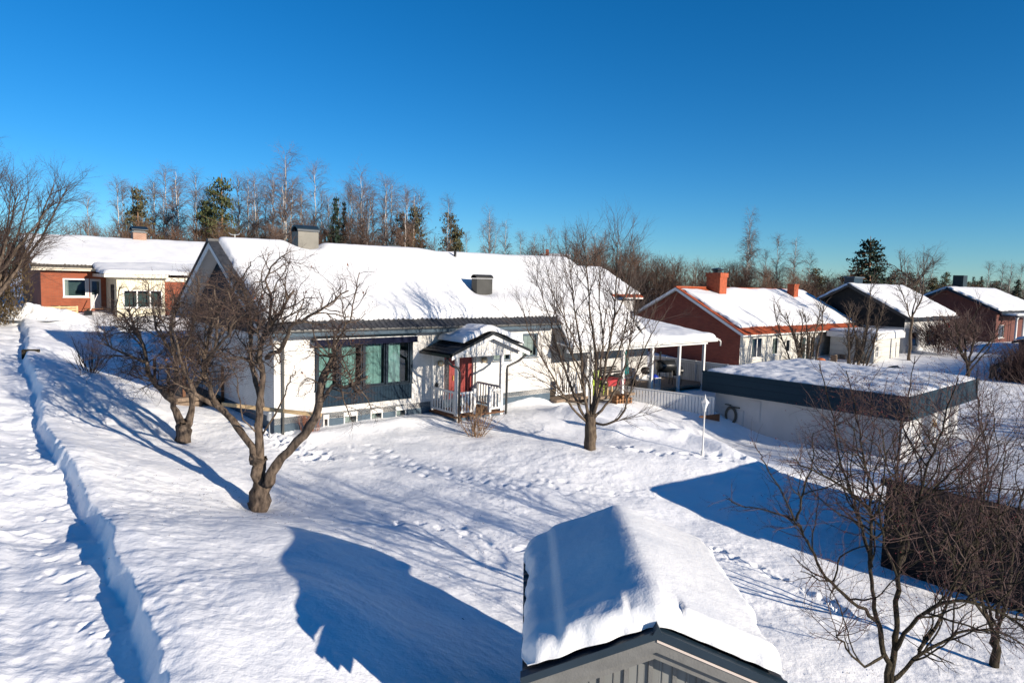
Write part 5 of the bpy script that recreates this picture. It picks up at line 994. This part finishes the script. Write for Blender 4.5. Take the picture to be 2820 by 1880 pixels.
p = l2w(46.5, -3.0); bigtree('slender bare tree with a dark trunk in front of the black gabled house', (p[0], p[1], gz(p[0], p[1])), 8.0, 41, PM, tr=.12, fork=.4, spread=.55, limbs=5)
p = atY(2672, 950, 42); bigtree('low spreading bare tree on the left of the dark hedge', (p[0], p[1], gz(p[0], p[1])), 5.2, 42, dict(PM, dens=[3, 3.6, 3.6]), 'bark4', 'twig4', tr=.13, fork=.2, spread=1.1)
p = atY(1, 860, 33); x0 = p[0] - .6
T = bigtree('broad bare tree with long sweeping branches at the left edge of the view', (x0, 33, gz(x0, 33)), 8.6, 43, dict(PM, dens=[3.4, 4.8, 5], len=[2.3, 1.2, .55], ang=(.3, .75), rad=[.022, .011, .007]), 'bark', 'twig', tr=.24, fork=.16, limbs=13, spread=.95)
for k, (x, y, h) in enumerate(((27.5, 13.5, 9.5), (31.5, 18.5, 10.0), (36, 22, 9.0))):  # unseen trees added beyond the right edge to shade garage roof and fence
    bigtree(['bare tree on the plot to the right, nearest the black shed', 'middle bare tree on the plot to the right of the garage', 'farthest bare tree on the plot to the right of the garage'][k], (x, y, .5), h, 71 + k, dict(PM, dens=[3.4, 4.2, 3.5]), tr=.2, fork=.2, limbs=9, spread=.9, name='bare_tree')
def leafmass(name, label, cat, base, rx, ry, rz, n, size, mt, seed, shape=0, bark='bark4', stems=True, kind=None, group=None, twiggy=False):
    rng = random.Random(seed); m = MB(); 
    for _ in range(n):
        a = rng.uniform(0, 2 * pi); t = rng.random(); r = rng.random() ** .45
        if shape == 1: w = (1 - t) ** .8 * (.75 + .25 * sin(t * 40)); z = t * rz
        else: ph = math.acos(rng.uniform(-1, 1)); w = sin(ph); z = rz * .5 * (1 + cos(ph) * r)
        x = cos(a) * rx * w * r * (1 + .15 * sin(a * 5 + z * 3)); y = sin(a) * ry * w * r; s = size * rng.uniform(.5, 1.4)
        if twiggy:
            d = rot((x * .5, y * .5, .6) if False else norm((x * .4, y * .4, .8)), rng.uniform(0, .7), rng); L = s * 4; m.tube([(x, y, z), (x + d[0] * L * .5, y + d[1] * L * .5, z + d[2] * L * .5), (x + d[0] * L, y + d[1] * L, z + d[2] * L)], [s * .06, s * .05, s * .03], 3)
        else:
            d = rot((0, 0, 1), rng.uniform(0, 1.5), rng); e = rot(d, 1.57, rng); m.quad((x, y, z), (x + d[0] * s + e[0] * s * .3, y + d[1] * s + e[1] * s * .3, z + d[2] * s), (x + d[0] * 2 * s, y + d[1] * 2 * s, z + d[2] * 2 * s), (x + d[0] * s - e[0] * s * .3, y + d[1] * s - e[1] * s * .3, z + d[2] * s))
    t = thing(name, label, cat, base, 0, group); m.build('foliage', mt, t)
    if stems: MB().tube([(0, 0, -.2), (0, 0, rz * .9)], [rx * .07 + .03, .02], 6).build('trunk', bark, t)
    return t
p = atY(5, 860, 37.0); leafmass('evergreen_tree', 'bushy brown green evergreen under the bare tree at the left edge', 'tree', (p[0] - .6, 37.0, gz(p[0], 37.0) - .2), 2.0, 1.7, 5.6, 15000, .10, 'golden', 51)
# hedge of bare brush on the right
m = MB(); rng = random.Random(61); t = thing('brush_hedge', 'dark tangled leafless hedge across the gardens on the right', 'hedge', l2w(47, -10.5, -1.4), FR)
for _ in range(6500):
    x = rng.uniform(-3.5, 14); y = rng.gauss(0, .8); z = 0; hh_ = rng.uniform(1.2, 3.3); d = rot((0, 0, 1), rng.uniform(0, .45), rng); e = rot(d, .5, rng); m.tube([(x, y, z), (x + d[0] * hh_ * .5, y + d[1] * hh_ * .5, d[2] * hh_ * .5), (x + d[0] * hh_ * .5 + e[0] * hh_ * .5, y + d[1] * hh_ * .5 + e[1] * hh_ * .5, (d[2] + e[2]) * hh_ * .5)], [.022, .014, .006], 3)
m.build('branches', 'twig4', t)
p = l2w(52, -3.8); leafmass('dark_bush', 'black twiggy bush beside the white wall of the black gabled house', 'bush', (p[0], p[1], gz(p[0], p[1]) - .2), 2.2, 1.4, 2.9, 2200, .22, 'twig4', 62, twiggy=True, stems=False)

# ------------------------------------------------------------------ tree line
GF = lambda x, y: float(2.6 - .012 * max(-150, min(150, x)))
def hide(o): return o
def birch(seed, droop=-.05, H=18.0, mt='birchtwig', dens=1.0, multi=1, tr=.2):
    P = dict(lev=3, dens=[3.4 * dens, 3.3 * dens, 2.9 * dens], len=[2.9, 1.6, 1.0], ang=(.35, .8), rad=[.045, .02, .013], seg=[.6, .45, .35], wig=[.08, .12, .14], trop=[.05, droop, droop * 2.2], thick=.045, rend=.5, tp=.75)
    T = Tree(seed, P); rng = T.rng
    for k in range(multi):
        dx, dy = (rng.uniform(-2.2, 2.2), rng.uniform(-1, 1)) if k else (rng.uniform(-.4, .4), 0); h = H * (1 if k == 0 else rng.uniform(.75, .93)); r = tr if k == 0 else tr * .7
        T.limb([(0, 0, -.5), (dx * .25, dy * .3, h * .3), (dx * .6, dy * .6, h * .6), (dx, dy, h)], r, .02, 8, .05, 0, .2, .05, 6)
    return T
def conifer(seed, H=14.0, kind='pine'):
    rng = random.Random(seed); m = MB(); br = MB(); n = 15 if kind == 'pine' else 24
    br.tube([(0, 0, -.5), (.1, 0, H * .5), (0, 0, H)], [.2, .13, .02], 6)
    for i in range(n):
        t = (.22 if kind == 'pine' else .04) + (.97 - (.22 if kind == 'pine' else .04)) * i / n; z = H * t
        w = (H * .25 * (1 - t) ** .7 * rng.uniform(.75, 1.2)) if kind == 'pine' else H * .24 * (1 - t) ** .85 * rng.uniform(.85, 1.1)
        for k in range(6 if kind == 'pine' else 9):
            a = rng.uniform(0, 2 * pi); L = w * rng.uniform(.6, 1.1); rise = L * (.35 if kind == 'pine' else -.12); e = (cos(a) * L, sin(a) * L, z + rise); br.tube([(0, 0, z), e], [.04, .012], 3)
            for q in range(int((60 if kind == 'pine' else 40) * L / (H * .15)) + 5):
                s = rng.uniform(.3, 1) ** .7; sp = .34 if kind == 'pine' else .22; x = e[0] * s + rng.gauss(0, sp); y = e[1] * s + rng.gauss(0, sp); zz = z + rise * s + rng.gauss(0, sp * .55); g_ = rng.uniform(.12, .26)
                d = rot((0, 0, 1), rng.uniform(0, 1.4), rng); f = rot(d, 1.57, rng); m.quad((x, y, zz), (x + d[0] * g_ + f[0] * g_ * .45, y + d[1] * g_ + f[1] * g_ * .45, zz + d[2] * g_), (x + d[0] * 2 * g_, y + d[1] * 2 * g_, zz + d[2] * 2 * g_), (x + d[0] * g_ - f[0] * g_ * .45, y + d[1] * g_ - f[1] * g_ * .45, zz + d[2] * g_))
    return br, m
TREES = []                           # (px x, px top y, kind, Y, width factor, description)
def far(x, top, kind, Y, wf=1.0, desc=None): TREES.append((x, top, kind, Y, wf, desc))
for a in ((240, 535, 'b1', 95, 1.1), (325, 495, 'b0', 100), (352, 560, 'b2', 92), (425, 485, 'b3', 100), (458, 462, 'b0', 98), (487, 458, 'b2', 97), (545, 468, 'b3', 99), (575, 520, 'b1', 92), (655, 480, 'b1', 95), (682, 478, 'b2', 98), (705, 480, 'b0', 96), (735, 500, 'b3', 92),
          (785, 415, 'm0', 88, 1.1, 'tallest white birch, its drooping crown rising left of the house chimney'), (755, 458, 'b3', 90), (830, 520, 'b2', 90), (872, 452, 'b0', 92, 1.0, 'tall white birch directly above the metal house chimney'), (905, 560, 'b1', 95), (968, 495, 'b1', 92), (998, 458, 'm1', 88, 1.0, 'wide many stemmed birch right of the dark green spruce'), (1030, 500, 'b2', 93), (1058, 490, 'b0', 90), (1078, 492, 'b3', 92),
          (1118, 518, 'b1', 88), (1138, 520, 'b2', 90), (1160, 522, 'b3', 92), (1232, 545, 'b0', 88, .8, 'single white birch growing in front of the rightmost pine'), (1285, 640, 'b1', 100, .7), (1352, 570, 'm1', 95, .8, 'birch clump standing alone right of the pines'), (1392, 595, 'b2', 97, .8), (1435, 640, 'b1', 100, .8),
          (1470, 640, 'b3', 100, .8), (1500, 638, 'b2', 100, .8), (1515, 628, 'b0', 100, .8), (1560, 635, 'b1', 98, .8), (1600, 635, 'b3', 98), (1640, 632, 'b2', 96), (1665, 640, 'b1', 95), (1705, 648, 'b2', 92), (1745, 650, 'b1', 90),
          (2066, 585, 'm0', 92, .8, 'tall lone birch rising behind the orange roofed brick house'), (2145, 650, 'b1', 95), (2190, 645, 'b2', 92), (2235, 690, 'b3', 95), (2110, 690, 'b1', 98), (2500, 700, 'b2', 105), (2540, 705, 'b3', 105), (2570, 715, 'b1', 108), (2725, 722, 'b1', 120), (2760, 720, 'b3', 120), (2785, 718, 'b2', 122), (2815, 730, 'b1', 125)): far(*a)
for a in ((378, 510, 'p1', 90, 1.0, 'olive brown pine rising behind the brick chimney'), (610, 477, 'p0', 90, 1.05, 'tall green pine above the left house ridge'), (568, 545, 'p0', 92, .9), (925, 532, 's0', 88, .62, 'narrow dark spruce right of the metal chimney'), (948, 545, 's0', 91, .4, 'thin spire like spruce beside the narrow dark one'), (1142, 560, 'p1', 90, 1.0, 'brown green pine among birches near the roof vent pipe'), (1105, 575, 'p0', 92, .8), (1240, 578, 'p1', 92, 1.0, 'rightmost pine of the tree line behind the roof'), (1258, 640, 'p0', 96, .7),
          (2398, 650, 's1', 88, 2.0, 'large dark spruce above the black gabled house'), (2608, 745, 'p0', 150, 1.0), (2640, 765, 'p0', 160, 1.0), (2682, 758, 's0', 160, .7), (2704, 757, 's0', 162, .7), (2668, 772, 'p0', 165), (2805, 765, 's1', 110, .9), (2580, 770, 'p1', 150)): far(*a)
rq = random.Random(77)
for i in range(30): x = 330 + i * 27.5 + rq.uniform(-9, 9); far(x, 515 + rq.uniform(-22, 30) + (18 if x > 1080 else 0), rq.choice(['b0', 'b1', 'b2', 'b3']), rq.uniform(99, 112), .95)
for i in range(26): x = 200 + i * 40 + rq.uniform(-12, 12); far(x, 590 + rq.uniform(-30, 30) + (30 if x > 1150 else 0), rq.choice(['k0', 'k1', 'k2']), rq.uniform(84, 92), 1.2)
for i in range(34):
    x = 1420 + i * 27 + rq.uniform(-10, 10); tp = np.interp(x, [1400, 1600, 1750, 1900, 2000, 2300], [665, 655, 650, 715, 700, 735]) + rq.uniform(-12, 14); far(x, tp, rq.choice(['k0', 'k1', 'k2']), rq.uniform(66, 84) if x < 1950 else rq.uniform(80, 95), 1.5)
for i in range(26): x = 2250 + i * 24 + rq.uniform(-10, 10); far(x, np.interp(x, [2250, 2500, 2600, 2820], [735, 745, 765, 765]) + rq.uniform(-8, 10), rq.choice(['k0', 'k1', 'k2', 'p1']), rq.uniform(105, 150), 1.8)
PROTO = {}
for i in range(4): PROTO[f'b{i}'] = (birch(100 + i, -.04 - .02 * i, dens=1.0), 'birch', 'birchbark', 'birchtwig', 18.8)
PROTO['m0'] = (birch(110, -.10, multi=3, tr=.2, dens=1.1), 'birch', 'birchbark', 'birchtwig', 18.8); PROTO['m1'] = (birch(111, -.05, multi=4, tr=.17, dens=1.0), 'birch', 'birchbark', 'birchtwig', 18.8)
for i in range(3):
    T = Tree(120 + i, dict(lev=3, dens=[3.2, 3.3, 3.0], len=[2.4, 1.3, .7], ang=(.3, .8), rad=[.036, .02, .013], seg=[.5, .4, .3], wig=[.08, .12, .15], trop=[.05, .04, .02], thick=.05, rend=.5))
    for k in range(6): a = T.rng.uniform(0, 6.28); q = T.rng.uniform(.3, 1.6); h = 9 * T.rng.uniform(.7, 1.0); T.limb([(0, 0, -.4), (cos(a) * q * .5, sin(a) * q * .5, h * .5), (cos(a) * q, sin(a) * q, h)], .07, .015, 6, .05, 0, .1, .05, 5)
    PROTO[f'k{i}'] = (T, 'bare_tree', 'fartwig', 'fartwig', 10.6)
for k, kd, sd, nm, bk, nd in (('p0', 'pine', 130, 'pine', 'pinebark', 'needles'), ('p1', 'pine', 131, 'pine', 'pinebark', 'brneedles'), ('s0', 'spruce', 132, 'spruce', 'pinebark', 'spruce'), ('s1', 'spruce', 133, 'spruce', 'pinebark', 'spruce')): PROTO[k] = (conifer(sd, 14.0, kd), nm, bk, nd, 14.0)
made = {}; ORD = ['first', 'second', 'third', 'fourth', 'fifth', 'sixth', 'seventh', 'eighth', 'ninth', 'tenth', 'eleventh', 'twelfth', 'thirteenth', 'fourteenth', 'fifteenth', 'sixteenth', 'seventeenth', 'eighteenth', 'nineteenth', 'twentieth']
def ordn(i): return ORD[i] if i < 20 else (['', '', 'twenty', 'thirty', 'forty', 'fifty', 'sixty', 'seventy', 'eighty'][(i + 1) // 10] + ('-' + ORD[(i + 1) % 10 - 1] if (i + 1) % 10 else 'th')).replace('tyth', 'tieth')
ZONE = [(0, 620, 'behind the left brick house'), (620, 1000, 'behind the left half of the white roof'), (1000, 1420, 'behind the right half of the white roof'), (1420, 1960, 'in the brown wood beyond the bare maple'), (1960, 2330, 'beyond the orange roofed house'), (2330, 2620, 'beyond the black gabled house'), (2620, 2900, 'on the far right skyline')]
KN = dict(b='slim bare birch', m='bare birch clump', k='low brown bare tree', p='pine', s='dark spruce')
GN = dict(b='birches in the tree line', m='birches in the tree line', k='low bare trees in the tree line', p='pines in the tree line', s='spruces in the tree line')
cnt = {}
for x, top, kind, Y, wf, desc in sorted(TREES, key=lambda q: q[0]):
    zone = next(z for z in ZONE if z[0] <= x < z[1])[2]; key = (kind[0], zone); i = cnt[key] = cnt.get(key, -1) + 1
    if not desc: desc = f'{ordn(i)} {KN[kind[0]]} from the left {zone}'
    q = atY(x, top, Y); gzv = GF(q[0], Y) if Y > 75 else gz(q[0], Y); h = q[2] - gzv
    if kind not in made:
        T, nm, bk, tw, H0 = PROTO[kind]; br, tg = (T.trunk, T.twig) if isinstance(T, Tree) else T
        r = thing(nm, desc, 'tree', (q[0], Y, gzv), 0, GN[kind[0]]); br.build('trunk', bk, r, True); tg.build('crown', tw, r); made[kind] = (r, H0); r.scale = (h / H0 * wf, h / H0 * wf, h / H0); r.rotation_euler = (0, 0, rq.uniform(0, 6))
    else:
        r0, H0 = made[kind]; dup(r0, (q[0], Y, gzv), rq.uniform(0, 6), (h / H0 * wf, h / H0 * wf, h / H0), desc, GN[kind[0]])
# brushwood: the mass of undergrowth below the tree line
m = MB(); rng = random.Random(88)
for _ in range(10000):
    x = rng.uniform(120, 2900); Y = rng.uniform(72, 96) if 1400 < x < 1950 else rng.uniform(84, 120); q = atY(x, 700, Y); z = GF(q[0], Y); hm = np.interp(x, [150, 1100, 1400, 1700, 1950, 2400, 2800], [5.0, 5.0, 6.5, 7.5, 5.5, 5.0, 5.0]) * (Y / 90); h = hm * rng.uniform(.45, 1.1) * .85
    d = rot((0, 0, 1), rng.uniform(0, .35), rng); e = rot(d, rng.uniform(.1, .5), rng); a = (q[0], Y, z - .2); b = tuple(a[i] + d[i] * h * .5 for i in range(3)); c = tuple(b[i] + e[i] * h * .5 for i in range(3)); m.tube([a, b, c], [.05, .035, .012], 3)
bw_ = m.build('brushwood', 'fartwig'); bw_['kind'] = 'stuff'
m = MB(); rng = random.Random(99)      # fallen twig bits and seeds on the snow
for _ in range(700):
    c = rng.choice([G1, G2, G2, G3, (5.0, 10.5), (0, 15)]); x = c[0] + rng.gauss(0, 1.8); y = c[1] + rng.gauss(0, 1.6); z, dd_ = gz0(np.array([x]), np.array([y])); z = float(z[0]) + .02; a = rng.uniform(0, 3.1); l = rng.uniform(.01, .05); m.tube([(x, y, z + .01), (x + cos(a) * l, y + sin(a) * l, z + .02)], [.004, .003], 3)
db = m.build('twig_litter', 'twig'); db['kind'] = 'stuff'
print('tree count', len(TREES))
